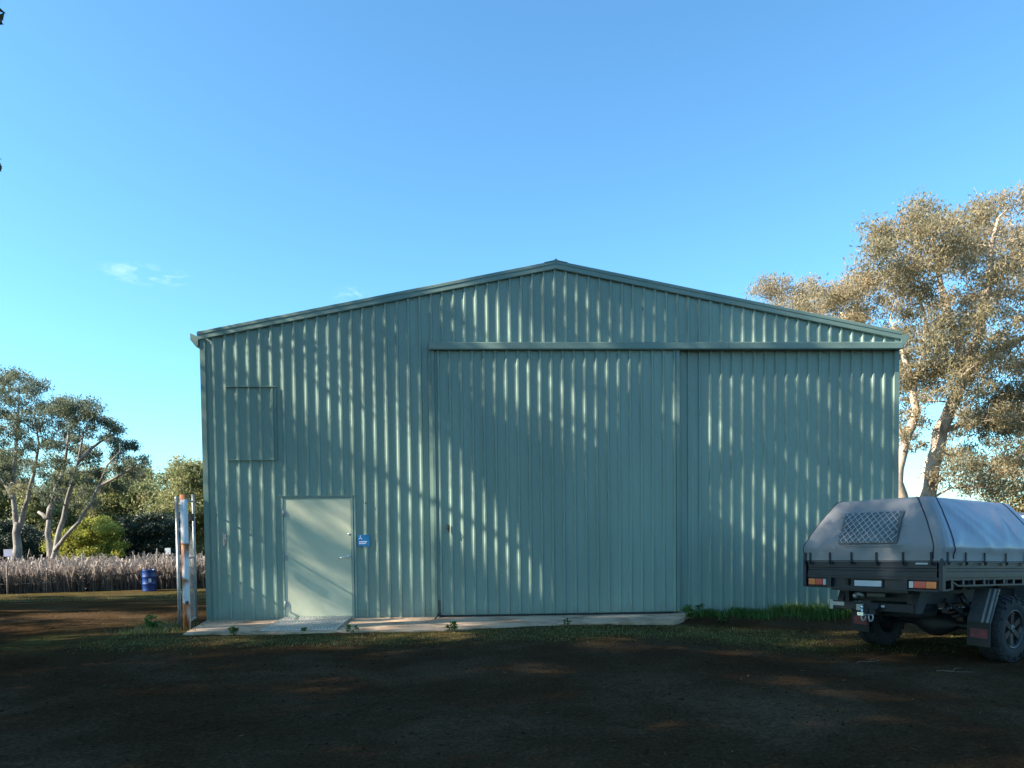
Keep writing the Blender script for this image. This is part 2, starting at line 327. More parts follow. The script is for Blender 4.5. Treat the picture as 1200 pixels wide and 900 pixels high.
# ------------------------------------------------------------------ shed
W, D, PITCH = 12.0, 16.0, 0.1925
RIB_B, RIB_T, RIB_H = 0.058, 0.026, 0.029
def rake(x): return 4.80 + 0.1985*min(x, W-x)          # line of the roof sheet over the front wall
shed = empty('shed', (0, 0, 0))
tag(shed, 'large pale green corrugated steel shed with low gable roof and sliding door', 'shed')
def rib_profile(x0, x1, phase, extra=()):
    """(x, depth) points of the trapezoid ribbed sheet between x0 and x1"""
    xs = [x0, x1]+[e for e in extra if x0 < e < x1]
    k0 = int(math.floor((x0-phase)/PITCH))-1; k1 = int(math.ceil((x1-phase)/PITCH))+1
    def dep(x):
        d = abs(((x-phase+PITCH/2) % PITCH)-PITCH/2)
        if d <= RIB_T/2: return RIB_H
        if d >= RIB_B/2: return 0.0
        return RIB_H*(RIB_B/2-d)/(RIB_B/2-RIB_T/2)
    for k in range(k0, k1+1):
        for o in (-RIB_B/2, -RIB_T/2, RIB_T/2, RIB_B/2): 
            x = phase+k*PITCH+o
            if x0 < x < x1: xs.append(x)
        for o in (-0.032, 0.032):                       # two faint stiffening grooves in each pan
            for q, _ in ((-0.006, 0), (0, 1), (0.006, 0)):
                x = phase+(k+0.5)*PITCH+o+q
                if x0 < x < x1: xs.append(x)
    xs = sorted(set(round(x, 5) for x in xs))
    res = []
    for x in xs:
        m = ((x-phase) % PITCH)-PITCH/2; g = 0.0
        for o in (-0.032, 0.032):
            if abs(m-o) < 0.001: g = -0.0025
        res.append((x, dep(x)+g))
    return res
def sheet(x0, x1, zb, zt, yface, phase, name='cladding_sheet', parent=None, material=None, extra=()):
    prof = rib_profile(x0, x1, phase, extra); mbs = MB()
    for (xa, da), (xb, db) in zip(prof[:-1], prof[1:]):
        xm = (xa+xb)/2; b = zb(xm)
        if b is None: continue
        za, zc = zt(xa), zt(xb)
        if min(za, zc) <= b: continue
        mbs.add([(xa, yface-da, b), (xb, yface-db, b), (xb, yface-db, zc), (xa, yface-da, za)], [(0, 1, 2, 3)])
        mbs.add([(xa, yface-da+0.004, b), (xb, yface-db+0.004, b), (xb, yface-db+0.004, zc), (xa, yface-da+0.004, za)], [(0, 3, 2, 1)])
    if mbs.v: return mbs.build(name, material or M['clad'], parent)
DX0, DX1, DZ = 1.285, 2.490, 2.095                     # personnel door frame, outer
SX0, SX1 = 3.88, 8.09                                  # sliding leaf
PH = 0.205
x = 0.0; ns = 0
while x < W-0.02:
    x1 = min(W, x+4*PITCH if x else PH+3.5*PITCH)
    def zb(xm):
        if DX0 < xm < DX1: return DZ
        if SX0+0.05 < xm < SX1-0.12: return 4.45
        return -0.004 if xm < SX1 else -0.12
    sheet(x+(0.0 if x == 0 else -0.004), x1, zb, lambda q: rake(q)-0.03, 0.0-0.0012*(ns % 2), PH, parent=shed, extra=(DX0, DX1, SX0+0.05, SX1-0.12))
    x = x1; ns += 1
# corner flashings (angle sections)
for s, cx in ((1, -0.012), (-1, W+0.012)):
    m = MB(); y0 = -0.036
    poly = [(cx, y0), (cx+s*0.085, y0), (cx+s*0.085, y0+0.003), (cx+s*0.003, y0+0.003), (cx+s*0.003, 0.12), (cx, 0.12)]
    m.prism(poly if s > 0 else poly[::-1], -0.004 if s > 0 else -0.12, 4.74, 'z'); m.build('corner_flashing', M['flash'], shed)
# side walls and back wall: ribbed sheets too, ribs outward
def side_wall(xf, s, z1):
    prof = rib_profile(0.06, D, 0.15); m = MB()
    for (ya, da), (yb, db) in zip(prof[:-1], prof[1:]):
        q = [(xf-s*da, ya, -0.3), (xf-s*db, yb, -0.3), (xf-s*db, yb, z1), (xf-s*da, ya, z1)]
        m.add(q, [(0, 3, 2, 1) if s > 0 else (0, 1, 2, 3)])
    m.build('side_wall', M['clad'], shed)
side_wall(0.04, 1, 4.72); side_wall(W-0.04, -1, 4.72)
m = MB(); m.prism([(0.05, -0.5), (W-0.05, -0.5), (W-0.05, 4.7), (W/2, 5.86), (0.05, 4.7)], D-0.02, D, 'y'); m.build('back_wall', M['clad'], shed)
# roof sheets, ribs running down the slope
for s in (-1, 1):
    m = MB(); prof = rib_profile(-0.02, D+0.05, 0.1)
    xe = -0.03 if s < 0 else W+0.03
    ze = rake(0)+0.03-0.006; zr = rake(W/2)+0.03
    for (ya, da), (yb, db) in zip(prof[:-1], prof[1:]):
        q = [(xe, ya, ze+da), (xe, yb, ze+db), (W/2, yb, zr+db), (W/2, ya, zr+da)]
        m.add(q, [(0, 3, 2, 1) if s < 0 else (0, 1, 2, 3)])
    m.build('roof_sheet', M['clad'], shed)
# barge flashings: folded angle over the sheet ends
for s in (-1, 1):
    m = MB()
    def bx(t): return (-0.045+t*(W/2+0.045)) if s < 0 else (W+0.045-t*(W/2+0.045))
    prof = [(0.14, 0.070), (-0.055, 0.070), (-0.063, 0.062), (-0.063, 0.018), (-0.055, 0.010), (-0.055, -0.060), (-0.047, -0.072), (-0.034, -0.072), (-0.034, -0.066), (-0.045, -0.064), (-0.049, -0.058), (-0.049, 0.012), (-0.057, 0.02), (-0.057, 0.058), (-0.051, 0.064), (0.14, 0.064)]
    vs_ = []
    for t in (0, 1):
        xx = bx(t)
        for (py, pz) in prof: vs_.append((xx, py, rake(max(0, min(W, xx)))+(-0.009 if t == 0 else 0)+pz))
    k = len(prof); fs = [(i, (i+1) % k, (i+1) % k+k, i+k) for i in range(k)]+[tuple(range(k-1, -1, -1)), tuple(range(k, 2*k))]
    if s > 0: fs = [f[::-1] for f in fs]
    m.add(vs_, fs); m.build('barge_flashing', M['flash'], shed)
zr = rake(W/2)
m = MB(); m.prism([(W/2-0.20, zr+0.034), (W/2-0.028, zr+0.072), (W/2-0.014, zr+0.092), (W/2+0.014, zr+0.092), (W/2+0.028, zr+0.072), (W/2+0.20, zr+0.034), (W/2, zr+0.060)], -0.068, D+0.05, 'y'); m.build('ridge_cap', M['flash'], shed)
# gutters (quad profile) along both eaves
for s, ex in ((-1, -0.03), (1, W+0.03)):
    g = [(0.0, -0.02), (0.0, -0.16), (0.035, -0.19), (0.125, -0.075), (0.125, 0.035), (0.119, 0.035), (0.119, -0.072), (0.034, -0.182), (0.006, -0.157), (0.006, -0.02)]
    m = MB(); poly = [(ex+s*a, rake(0)+b) for a, b in g]
    m.prism(poly, -0.05, D, 'y'); m.prism([(ex+s*a, rake(0)+b) for a, b in g[:5]], -0.056, -0.051, 'y'); m.build('gutter', M['flash'], shed)
# sliding door track cover
m = MB()
for (xa, xb) in ((SX0-0.045, SX1+0.85), (SX1+0.853, W-0.01)):
    m.prism([(-0.03, 4.69), (-0.155, 4.655), (-0.175, 4.645), (-0.175, 4.548), (-0.165, 4.530), (-0.150, 4.530), (-0.150, 4.536), (-0.163, 4.538), (-0.168, 4.548), (-0.168, 4.638), (-0.15, 4.648), (-0.03, 4.68)], xa, xb, 'x')
for xx in (SX0-0.049, W-0.009): m.prism([(-0.03, 4.685), (-0.155, 4.652), (-0.172, 4.643), (-0.172, 4.545), (-0.16, 4.534), (-0.03, 4.534)], xx, xx+0.003, 'x')
m.build('track_cover', M['flash'], shed)
# opening jamb
m = MB(); m.box(SX0-0.075, SX0+0.06, -0.036, -0.033, 0.0, 4.53); m.build('jamb_flashing', M['clad'], shed)
# sliding leaf: frame with sheets on it
m = MB(); yb = -0.085
for (a, b, c, d) in ((SX0, SX0+0.05, 0.06, 4.6), (SX1-0.05, SX1, 0.06, 4.6), (SX0, SX1, 0.03, 0.10), (SX0, SX1, 2.2, 2.26), (SX0, SX1, 4.52, 4.58)): m.box(a, b, yb, yb+0.05, c, d)
sd = m.build('sliding_door', M['flash'], shed)
PH2 = SX0+0.10
x = SX0; k = 0
while x < SX1-0.02:
    x1 = min(SX1, x+4*PITCH if k else PH2+3.5*PITCH)
    sheet(x-(0.004 if k else 0), x1, lambda q: 0.045, lambda q: 4.56, yb-0.004-0.0012*(k % 2), PH2, parent=sd); x = x1; k += 1
m = MB(); m.box(SX0-0.012, SX0+0.03, yb-0.040, yb-0.037, 0.045, 4.56); m.box(SX0-0.012, SX0-0.009, yb-0.037, yb+0.05, 0.045, 4.56); m.build('edge_trim', M['flash'], sd)
m = MB(); m.box(SX1-0.045, SX1+0.012, yb-0.040, yb-0.037, 0.045, 4.56); m.box(SX1+0.009, SX1+0.012, yb-0.037, yb+0.05, 0.045, 4.56); m.build('edge_trim', M['flash'], sd)
m = MB(); m.box(SX0+0.06, SX1-0.1, yb-0.03, yb+0.03, 0.012, 0.028); m.build('bottom_gap_shade', M['dark_gap'], sd)  # black strip that stands in for the shade in the gap under the leaf
m = MB(); m.box(4.085, 4.135, yb-0.05, yb-0.036, 1.49, 1.58); m.tube([(4.11, yb-0.05, 1.555), (4.11, yb-0.085, 1.55), (4.11, yb-0.09, 1.52), (4.11, yb-0.05, 1.505)], 0.008, 8); m.tube([(4.11, yb-0.06, 1.49), (4.11, yb-0.06, 1.455)], 0.016, 8); m.build('latch', M['dark_gap'], sd)
m = MB(); m.tube([(SX0+0.05, yb-0.045, 0.30), (SX0+0.05, yb-0.045, 0.05), (SX0+0.035, yb-0.07, 0.035), (SX0+0.0, yb-0.32, 0.012)], 0.011, 8); m.box(SX0+0.02, SX0+0.08, yb-0.06, yb-0.036, 0.03, 0.075); m.build('drop_bolt', M['dark_gap'], sd)
# small hatch let into the cladding high on the left
HX0, HX1, HZ0, HZ1 = 0.40, 1.245, 2.715, 3.945
hs = sheet(HX0+0.01, HX1-0.012, lambda q: HZ0, lambda q: HZ1-0.006, -0.012, PH, name='hatch', parent=shed)
m = MB(); m.box(HX0, HX1, -0.052, -0.004, HZ1-0.004, HZ1+0.004); m.build('hatch_head_trim', M['flash'], hs)
m = MB(); m.box(HX0-0.005, HX1, -0.048, -0.004, HZ0-0.006, HZ0-0.001); m.build('hatch_sill_trim', M['flash'], hs)
m = MB(); m.box(HX1-0.012, HX1-0.008, -0.046, -0.004, HZ0, HZ1-0.006); m.build('hatch_side_trim', M['flash'], hs)
# personnel door
m = MB()
for (a, b, c, d) in ((DX0, DX0+0.028, 0.0, DZ), (DX1-0.038, DX1, 0.0, DZ), (DX0+0.028, DX1-0.038, DZ-0.03, DZ)): m.box(a, b, -0.034, 0.11, c, d)
m.build('door_frame', M['jamb'], shed, bevel=0.003)
m = MB(); m.box(DX0-0.06, DX1+0.03, -0.045, -0.030, DZ+0.001, DZ+0.012); m.build('head_flashing', M['flash'], shed)
m = MB(); m.box(DX0+0.031, DX1-0.042, -0.022, 0.02, 0.022, DZ-0.034); pd = m.build('door', M['door'], shed, bevel=0.003)
for hz in (0.26, 1.05, 1.80):
    m = MB(); m.tube([(DX0+0.030, -0.036, hz-0.055), (DX0+0.030, -0.036, hz+0.055)], 0.009, 8); m.box(DX0+0.038, DX0+0.085, -0.0255, -0.0225, hz-0.05, hz+0.05); m.build('hinge', M['galv'], pd)
m = MB(); hx = DX1-0.105
m.lathe([(0.0, -0.034), (0.026, -0.034), (0.028, -0.030), (0.028, -0.0225)], 20, Matrix.Translation((hx, 0, 1.06)), axis='y')
m.tube([(hx, -0.03, 1.06), (hx, -0.075, 1.06), (hx-0.02, -0.082, 1.058), (hx-0.075, -0.082, 1.048), (hx-0.135, -0.078, 1.034)], [0.012, 0.012, 0.013, 0.012, 0.009], 10)
m.build('lever_handle', M['chrome'], pd)
m = MB(); m.lathe([(0.0, -0.038), (0.018, -0.038), (0.021, -0.032), (0.021, -0.0225)], 16, Matrix.Translation((DX1-0.072, 0, 1.44)), axis='y'); m.build('deadbolt', M['chrome'], pd)
m = MB(); m.box(DX0+0.031, DX1-0.042, -0.03, -0.0225, 0.022, 0.045); m.build('weather_strip', M['jamb'], pd)
# pull bolt on the wall near the left corner, and a small keyhole cap
m = MB(); m.box(0.300, 0.326, -0.052, -0.034, 1.27, 1.48); m.tube([(0.34, -0.045, 1.30), (0.34, -0.045, 1.46)], 0.010, 8); m.box(0.322, 0.352, -0.055, -0.034, 1.31, 1.33); m.box(0.322, 0.352, -0.055, -0.034, 1.42, 1.44); m.build('wall_bracket', M['galv'], shed)
m = MB(); m.lathe([(0.0, -0.05), (0.016, -0.05), (0.02, -0.03)], 12, Matrix.Translation((2.70, 0, 1.975)), axis='y'); m.build('screw_boss', M['flash'], shed)
# rows of fixing screws over the girts
m = MB()
for zrow in (0.12, 1.15, 2.35, 3.45, 4.38):
    k = 0
    while PH+k*PITCH < W-0.05:
        xx = PH+k*PITCH; k += 1
        if DX0-0.03 < xx < DX1+0.03 and zrow < DZ+0.05: continue
        insl = SX0-0.04 < xx < SX1+0.04
        yy = -RIB_H
        if insl: continue
        if HX0 < xx < HX1 and HZ0 < zrow < HZ1: yy -= 0.012
        m.lathe([(0.0, -0.007), (0.006, -0.006), (0.008, 0.0)], 6, Matrix.Translation((xx, yy-0.0005, zrow)), smooth=False, axis='y')
k = 0
while PH2+k*PITCH < SX1-0.05:
    xx = PH2+k*PITCH; k += 1
    for zrow in (0.10, 2.23, 4.42): m.lathe([(0.0, -0.007), (0.006, -0.006), (0.008, 0.0)], 6, Matrix.Translation((xx, yb-0.0058-RIB_H, zrow)), smooth=False, axis='y')
tag(m.build('fixing_screws', M['flash'], shed), kind='stuff')

# ribbed metal ramp on the apron
ramp = MB(); nr = 23; rw = (2.45-1.29)/nr
for i in range(nr):
    a = 1.29+i*rw
    poly = [(a, 0.004), (a+rw, 0.004), (a+rw, 0.010), (a+rw*0.86, 0.034), (a+rw*0.50, 0.034), (a+rw*0.36, 0.010), (a, 0.010)]
    n = len(poly); vs_ = [(px, -0.05, pz+0.012) for px, pz in poly]+[(px, -1.46, pz) for px, pz in poly]
    ramp.add(vs_, [tuple(range(n-1, -1, -1)), tuple(range(n, 2*n))]+[(j, (j+1) % n, (j+1) % n+n, j+n) for j in range(n)])
tag(ramp.build('threshold_ramp', M['ramp']), 'pale ribbed metal ramp lying on the concrete before the shed door', 'ramp')

# blue sign beside the door
sx0, sx1, sz0, sz1 = 2.562, 2.765, 1.228, 1.428
m = MB(); r = 0.016; pts = []
for cx, cz, a0 in ((sx1-r, sz1-r, 0), (sx0+r, sz1-r, 90), (sx0+r, sz0+r, 180), (sx1-r, sz0+r, 270)):
    for q in range(5): t = rad(a0+q*22.5); pts.append((cx+r*math.cos(t), cz+r*math.sin(t)))
m.prism(pts, -0.038, -0.034, 'y'); sg = m.build('wall_sign', M['signblue'])
tag(sg, 'small blue sign with white symbol and two lines of print beside the door', 'sign')
m = MB(); ys = -0.0395
def strip(p, q, wd):
    d = Vector((q[0]-p[0], 0, q[1]-p[1])); nrm = Vector((-d.z, 0, d.x)).normalized()*wd/2; A, B = Vector((p[0], ys, p[1])), Vector((q[0], ys, q[1]))
    m.add([A-nrm, B-nrm, B+nrm, A+nrm], [(0, 1, 2, 3)])
ox, oz = sx0+0.045, sz1-0.05
strip((ox, oz+0.018), (ox, oz-0.006), 0.010); strip((ox, oz-0.004), (ox-0.026, oz-0.026), 0.009); strip((ox, oz-0.004), (ox+0.028, oz-0.026), 0.009)
m.lathe([(0.0, ys), (0.008, ys)], 12, Matrix.Translation((ox, 0, oz+0.030)), axis='y')
m.build('symbol', M['white'], sg)
for li, (ln, zz) in enumerate(((9, sz0+0.080), (7, sz0+0.050))):
    m = MB(); xx = sx0+0.022
    for k in range(ln):
        wd = random.choice((0.010, 0.013, 0.014)); m.add([(xx, ys, zz-0.009), (xx+wd, ys, zz-0.009), (xx+wd, ys, zz+0.009), (xx, ys, zz+0.009)], [(0, 1, 2, 3)]); xx += wd+0.003
    m.build('text_line', M['white'], sg)

# ------------------------------------------------------------------ gate posts left of the shed
def post(name, loc, r, h, material, label, cat='post', cap=0.0, n=14, lean=(0, 0)):
    m = MB(); m.tube([(0, 0, -0.12), (lean[0]*0.3, lean[1]*0.3, h*0.3), (lean[0], lean[1], h)], r, n)
    if cap: m.lathe([(r*1.15, h-0.03), (r*1.15, h+0.005), (0.0, h+0.022)], n, Matrix.Translation((lean[0], lean[1], 0)))
    o = m.build(name, material, None, loc); tag(o, label, cat); return o
gp = post('gate_post', (0.03, -1.0, -0.03), 0.056, 2.13, M['rustpost'], 'thick white painted steel post streaked with rust at shed corner', n=20)
for hz in (1.37, 0.80):
    m = MB(); m.lathe([(0.0563, -0.02), (0.0583, -0.016), (0.0583, 0.016), (0.0563, 0.02)], 20, Matrix.Translation((0, 0, hz))); m.build('collar', M['rustpost'], gp, (0, 0, 0))
m = MB(); m.lathe([(0.0, -0.07), (0.026, -0.07), (0.03, -0.045)], 12, Matrix.Translation((0.03, 0, 0.44)), axis='y'); m.build('hinge_stub', M['bark_dark'], gp)
pp = post('pipe_post', (-0.205, -0.68, -0.06), 0.027, 2.13, M['galv'], 'thin galvanised pipe post left of the rusty white post', cap=1)
m = MB(); m.box(-0.03, 0.115, -0.02, 0.02, 1.58, 1.63); m.tube([(0.03, 0, 1.605), (0.03, -0.06, 1.605)], 0.012, 8); m.build('gate_clip', M['galv'], pp)
gt = empty('mesh_gate', (-0.165, -0.09, -0.03))
tag(gt, 'narrow galvanised wire mesh gate seen edge on between white post and shed', 'gate')
m = MB(); m.tube([(0, 0, 0.06), (0, 0, 2.17)], 0.024, 12); m.build('stile', M['galv'], gt)
m = MB(); m.tube([(0.155, -0.80, 0.06), (0.155, -0.80, 2.08)], 0.02, 12); m.build('stile', M['galv'], gt)
for hz in (0.10, 1.12, 2.05):
    m = MB(); m.tube([(0.003, -0.02, hz), (0.153, -0.785, hz)], 0.017, 10); m.build('rail', M['galv'], gt)
m = MB()
for k in range(-24, 17):
    for sg_ in (1, -1):
        pts = []
        for q in range(0, 41):
            z = 0.11+q*0.0485; s_ = k*0.05+sg_*(z-0.11)
            s_ = s_ if sg_ > 0 else s_+0.8
            if 0.0 <= s_ <= 0.78: pts.append((0.004+0.149*s_/0.78, -0.02-0.765*s_/0.78, z))
        if len(pts) > 1: m.tube([pts[0], pts[-1]], 0.0016, 3, cap=False)
tag(m.build('wire_mesh', M['galv'], gt), kind='stuff')
m = MB(); m.box(0.055, 0.12, -0.42, -0.30, 1.72, 1.84); m.build('latch_box', M['bark_dark'], gt)
# dark rail with a small cream plate between gate and the shed wall, further back
fr = empty('timber_rail', (-0.2, 3.0, 0)); tag(fr, 'dark timber rail with small cream plate fixed along the shed side', 'rail')
m = MB(); m.box(-0.42, 0.20, -0.03, 0.03, 1.17, 1.25); m.build('rail', M['bark_dark'], fr)
m = MB(); m.box(-0.36, -0.28, -0.05, 0.05, -0.3, 1.25); m.build('leg', M['bark_dark'], fr)
m = MB(); m.box(-0.27, -0.05, -0.04, -0.031, 1.02, 1.165); m.build('plate', mat('cream_plate', (0.62, 0.52, 0.36), 0.6, 0, .1, 9), fr)

# ------------------------------------------------------------------ foliage and trees
def leaf_cloud(centers, radii, counts, L, Wd, droop=0.65, seed=1, sub=5, tint_c=None):
    """narrow leaf quads around clump centres, gathered in sub-clumps; returns verts, quads, tint"""
    g = np.random.default_rng(seed); P, T = [], []
    for i, (c, r, n) in enumerate(zip(centers, radii, counts)):
        r = np.asarray(r if hasattr(r, '__len__') else (r, r, r*0.75), float); n = int(n)
        k = max(2, int(sub)); u = g.normal(size=(k, 3)); u /= np.linalg.norm(u, axis=1)[:, None]
        sc_ = u*(g.uniform(0.25, 1.0, (k, 1))**0.5)*0.80; which = g.integers(0, k, n)
        p = sc_[which]+g.normal(size=(n, 3))*0.30
        P.append(np.asarray(c)+p*r)
        base = (tint_c[i] if tint_c is not None else 0.45)
        T.append(np.clip(base+g.normal(0, 0.17, n)+0.10*p[:, 2]+g.normal(0, 0.10, k)[which], 0, 1))
    P = np.concatenate(P); T = np.concatenate(T); n = len(P)
    ax = g.normal(size=(n, 3)); ax /= np.linalg.norm(ax, axis=1)[:, None]; ax[:, 2] -= droop*1.3; ax /= np.linalg.norm(ax, axis=1)[:, None]
    sd_ = np.cross(ax, g.normal(size=(n, 3))); sd_ /= np.linalg.norm(sd_, axis=1)[:, None]+1e-9
    s = g.uniform(0.6, 1.3, (n, 1)); a = ax*L*s/2; b = sd_*Wd*s/2
    V = np.stack([P-a, P-0.15*a+b, P+a, P-0.15*a-b], 1).reshape(-1, 3)
    return V, np.arange(4*n).reshape(-1, 4), T
def grow(mbw, paths, centers, radii, g, min_r=0.012, twig=3):
    """trunk paths, then a limb from the nearest wood to every clump, then twigs inside it"""
    nodes = []
    for pts, rr in paths:
        pts = [np.asarray(p, float) for p in pts]
        fine, fr_ = [], []
        for (p, q, ra, rb) in zip(pts[:-1], pts[1:], rr[:-1], rr[1:]):
            m_ = max(2, int(np.linalg.norm(q-p)/0.5))
            for k in range(m_):
                t = k/m_; wob = g.normal(0, 0.05, 3)*min(1, (ra+rb)*2) if (k or len(fine)) else 0
                fine.append(p+(q-p)*t+wob); fr_.append((ra+(rb-ra)*t)*g.uniform(0.93, 1.08))
        fine.append(pts[-1]); fr_.append(rr[-1])
        mbw.tube(fine, fr_, 9)
        nodes += [(p, r) for p, r in zip(fine, fr_)][2:]
    order = sorted(range(len(centers)), key=lambda i: min(np.linalg.norm(centers[i]-p) for p, _ in nodes))
    for i in order:
        c = np.asarray(centers[i]); NP_ = np.array([p for p, _ in nodes]); d = np.linalg.norm(NP_-c, axis=1)
        pen = d+np.where(NP_[:, 2] > c[2]-0.1, 1.6*np.maximum(0, NP_[:, 2]-c[2]+0.2), 0)
        j = int(np.argmin(pen)); p0, r0 = nodes[j]
        L = np.linalg.norm(c-p0)
        if L < 0.15: continue
        r1 = max(min_r, min(r0*0.75, 0.018+0.020*L)); m_ = max(3, int(L/0.45)); pts, rs = [], []
        side = g.normal(0, 0.10*L, 3); side[2] += 0.08*L
        for k in range(m_+1):
            t = k/m_; pts.append(p0+(c-p0)*t+side*math.sin(math.pi*t)+(g.normal(0, 0.03, 3) if 0 < k < m_ else 0)); rs.append(r1*(1-0.72*t))
        mbw.tube(pts, rs, 6, cap=False)
        nodes += list(zip(pts[1:], rs[1:]))
        for _ in range(twig):
            e = c+g.normal(size=3)*np.asarray(radii[i] if hasattr(radii[i], '__len__') else [radii[i]]*3)*0.55
            mid = (pts[-2]+e)/2+g.normal(0, 0.08, 3); mbw.tube([pts[-2], mid, e], [rs[-2]*0.8, rs[-2]*0.5, 0.005], 4, cap=False)
def make_tree(name, label, base, paths, centers, radii, dens, leafmat, bark, L=0.15, Wd=0.045, seed=1, group=None, cat='tree', sub=5, droop=0.65, tints=None, twig=3):
    g = np.random.default_rng(seed); base = np.asarray(base, float)
    root = empty(name, base); tag(root, label, cat, group)
    mbw = MB(); grow(mbw, [([np.asarray(p)-base for p in pts], rr) for pts, rr in paths], [np.asarray(c)-base for c in centers], radii, g, twig=twig)
    mbw.build('trunk', bark, root)
    vol = np.array([np.mean(r if hasattr(r, '__len__') else r) for r in radii])
    V, Fq, T = leaf_cloud([np.asarray(c)-base for c in centers], radii, np.maximum(30, dens*vol**2), L, Wd, droop, seed+5, sub, tints)
    obj('crown', raw_mesh('crown', V, Fq, leafmat, T), root)
    return root
def in_poly(pt, poly):
    x_, y_ = pt; c = False; j = len(poly)-1
    for i in range(len(poly)):
        if (poly[i][1] > y_) != (poly[j][1] > y_) and x_ < (poly[j][0]-poly[i][0])*(y_-poly[i][1])/(poly[j][1]-poly[i][1])+poly[i][0]: c = not c
        j = i
    return c
def scatter(poly, n, dpx, depth, spread, rr, g, tries=6000):
    """clump centres that fill an outline at a distance, spread in depth around it"""
    xs = [p[0] for p in poly]; ys = [p[1] for p in poly]; got = []
    for _ in range(tries):
        if len(got) >= n: break
        q = (g.uniform(min(xs), max(xs)), g.uniform(min(ys), max(ys)))
        if not in_poly(q, poly): continue
        if any((q[0]-a)**2+(q[1]-b)**2 < dpx**2 for a, b in got): continue
        got.append(q)
    cen = [at(u, v, depth+spread*g.uniform(-1, 1)) for u, v in got]
    return cen, [g.uniform(*rr) for _ in got]
def px(lst, depth): return [at(u, v, depth+dd) for u, v, dd in lst]

g1 = np.random.default_rng(21)
# big gum right of the shed
dR = 25.0
cen, rr = scatter([(1003, 330), (1010, 285), (1035, 258), (1075, 248), (1100, 250), (1150, 230), (1200, 228), (1290, 240), (1330, 330), (1320, 450), (1250, 470), (1195, 440), (1150, 432), (1120, 455), (1090, 440), (1062, 425), (1040, 395), (1015, 375)], 150, 11.5, dR, 3.4, (0.45, 0.78), g1)
c2, r2 = scatter([(1060, 425), (1092, 440), (1078, 480), (1062, 525), (1045, 510), (1045, 440)], 16, 10, dR-0.4, 1.0, (0.30, 0.5), g1)
c3, r3 = scatter([(1105, 540), (1120, 500), (1160, 470), (1205, 455), (1260, 470), (1270, 580), (1205, 575), (1150, 580), (1110, 572)], 55, 11.5, dR+0.5, 2.4, (0.40, 0.68), g1)
c4, r4 = scatter([(930, 350), (985, 335), (1010, 320), (1015, 380), (990, 392), (940, 372)], 12, 13, dR+2, 1.2, (0.45, 0.7), g1)
c5, r5 = scatter([(1098, 452), (1135, 432), (1205, 425), (1215, 520), (1160, 505), (1122, 490)], 26, 11, dR-0.6, 2.2, (0.34, 0.56), g1)
c6, r6 = scatter([(1064, 470), (1096, 455), (1086, 500), (1076, 540), (1062, 545)], 6, 12, dR+0.8, 1.0, (0.22, 0.36), g1)
b0 = at(1078, 655, dR); b0[2] = gz(b0[0], b0[1])
b1 = at(1062, 655, dR-0.5); b1[2] = gz(b1[0], b1[1])
paths = [([b0]+px([(1084, 590, 0), (1092, 548, 0), (1102, 505, .1), (1118, 470, .2), (1131, 438, .2)], dR), [0.40, 0.28, 0.245, 0.23, 0.20, 0.17]),
         (px([(1131, 438, .2), (1148, 424, 0), (1170, 410, -.4), (1192, 398, -.9), (1225, 385, -1.4)], dR), [0.20, 0.16, 0.13, 0.10, 0.07]),
         (px([(1131, 438, .2), (1124, 405, .6), (1112, 370, 1.0), (1100, 320, 1.4), (1092, 280, 1.5)], dR), [0.20, 0.16, 0.13, 0.09, 0.05]),
         (px([(1131, 438, .2), (1146, 390, -.6), (1158, 340, -1.2), (1162, 290, -1.6), (1170, 255, -1.8)], dR), [0.18, 0.14, 0.11, 0.08, 0.04]),
         (px([(1102, 505, .1), (1120, 500, .5), (1150, 495, .9), (1185, 500, 1.3)], dR), [0.12, 0.09, 0.07, 0.04]),
         ([b0]+px([(1066, 612, 0), (1056, 580, -.5), (1054, 548, -.6), (1063, 515, -.6), (1073, 482, -.5), (1070, 450, -.4), (1058, 415, -.2), (1046, 380, .2)], dR), [0.28, 0.20, 0.175, 0.155, 0.14, 0.12, 0.10, 0.07, 0.04]),
         (px([(1070, 450, -.4), (1082, 420, -.8), (1085, 380, -1.2), (1076, 340, -1.4)], dR), [0.12, 0.09, 0.07, 0.04]),
         (px([(1063, 515, -.6), (1045, 497, -.4), (1030, 470, 0), (1020, 430, .4), (1005, 390, 1.2), (985, 365, 1.8)], dR), [0.12, 0.10, 0.09, 0.08, 0.06, 0.04])]
C_, R_ = cen+c2+c3+c4+c5+c6, rr+r2+r3+r4+r5+r6
tn = list(np.clip(g1.normal(0.56, 0.13, len(cen)), 0.2, 0.9))+[0.5]*len(c2)+list(np.clip(g1.normal(0.42, 0.12, len(c3)), 0.05, 0.7))+[0.72]*len(c4)+list(np.clip(g1.normal(0.5, 0.12, len(c5)), 0.2, 0.8))+[0.5]*len(c6)
make_tree('gum_tree', 'tall gum tree with pale twin trunks and tan foliage right of the shed', b0, paths, C_, R_, 1750, M['leaf_right'], M['bark'], 0.135, 0.036, 31, tints=tn, sub=7)
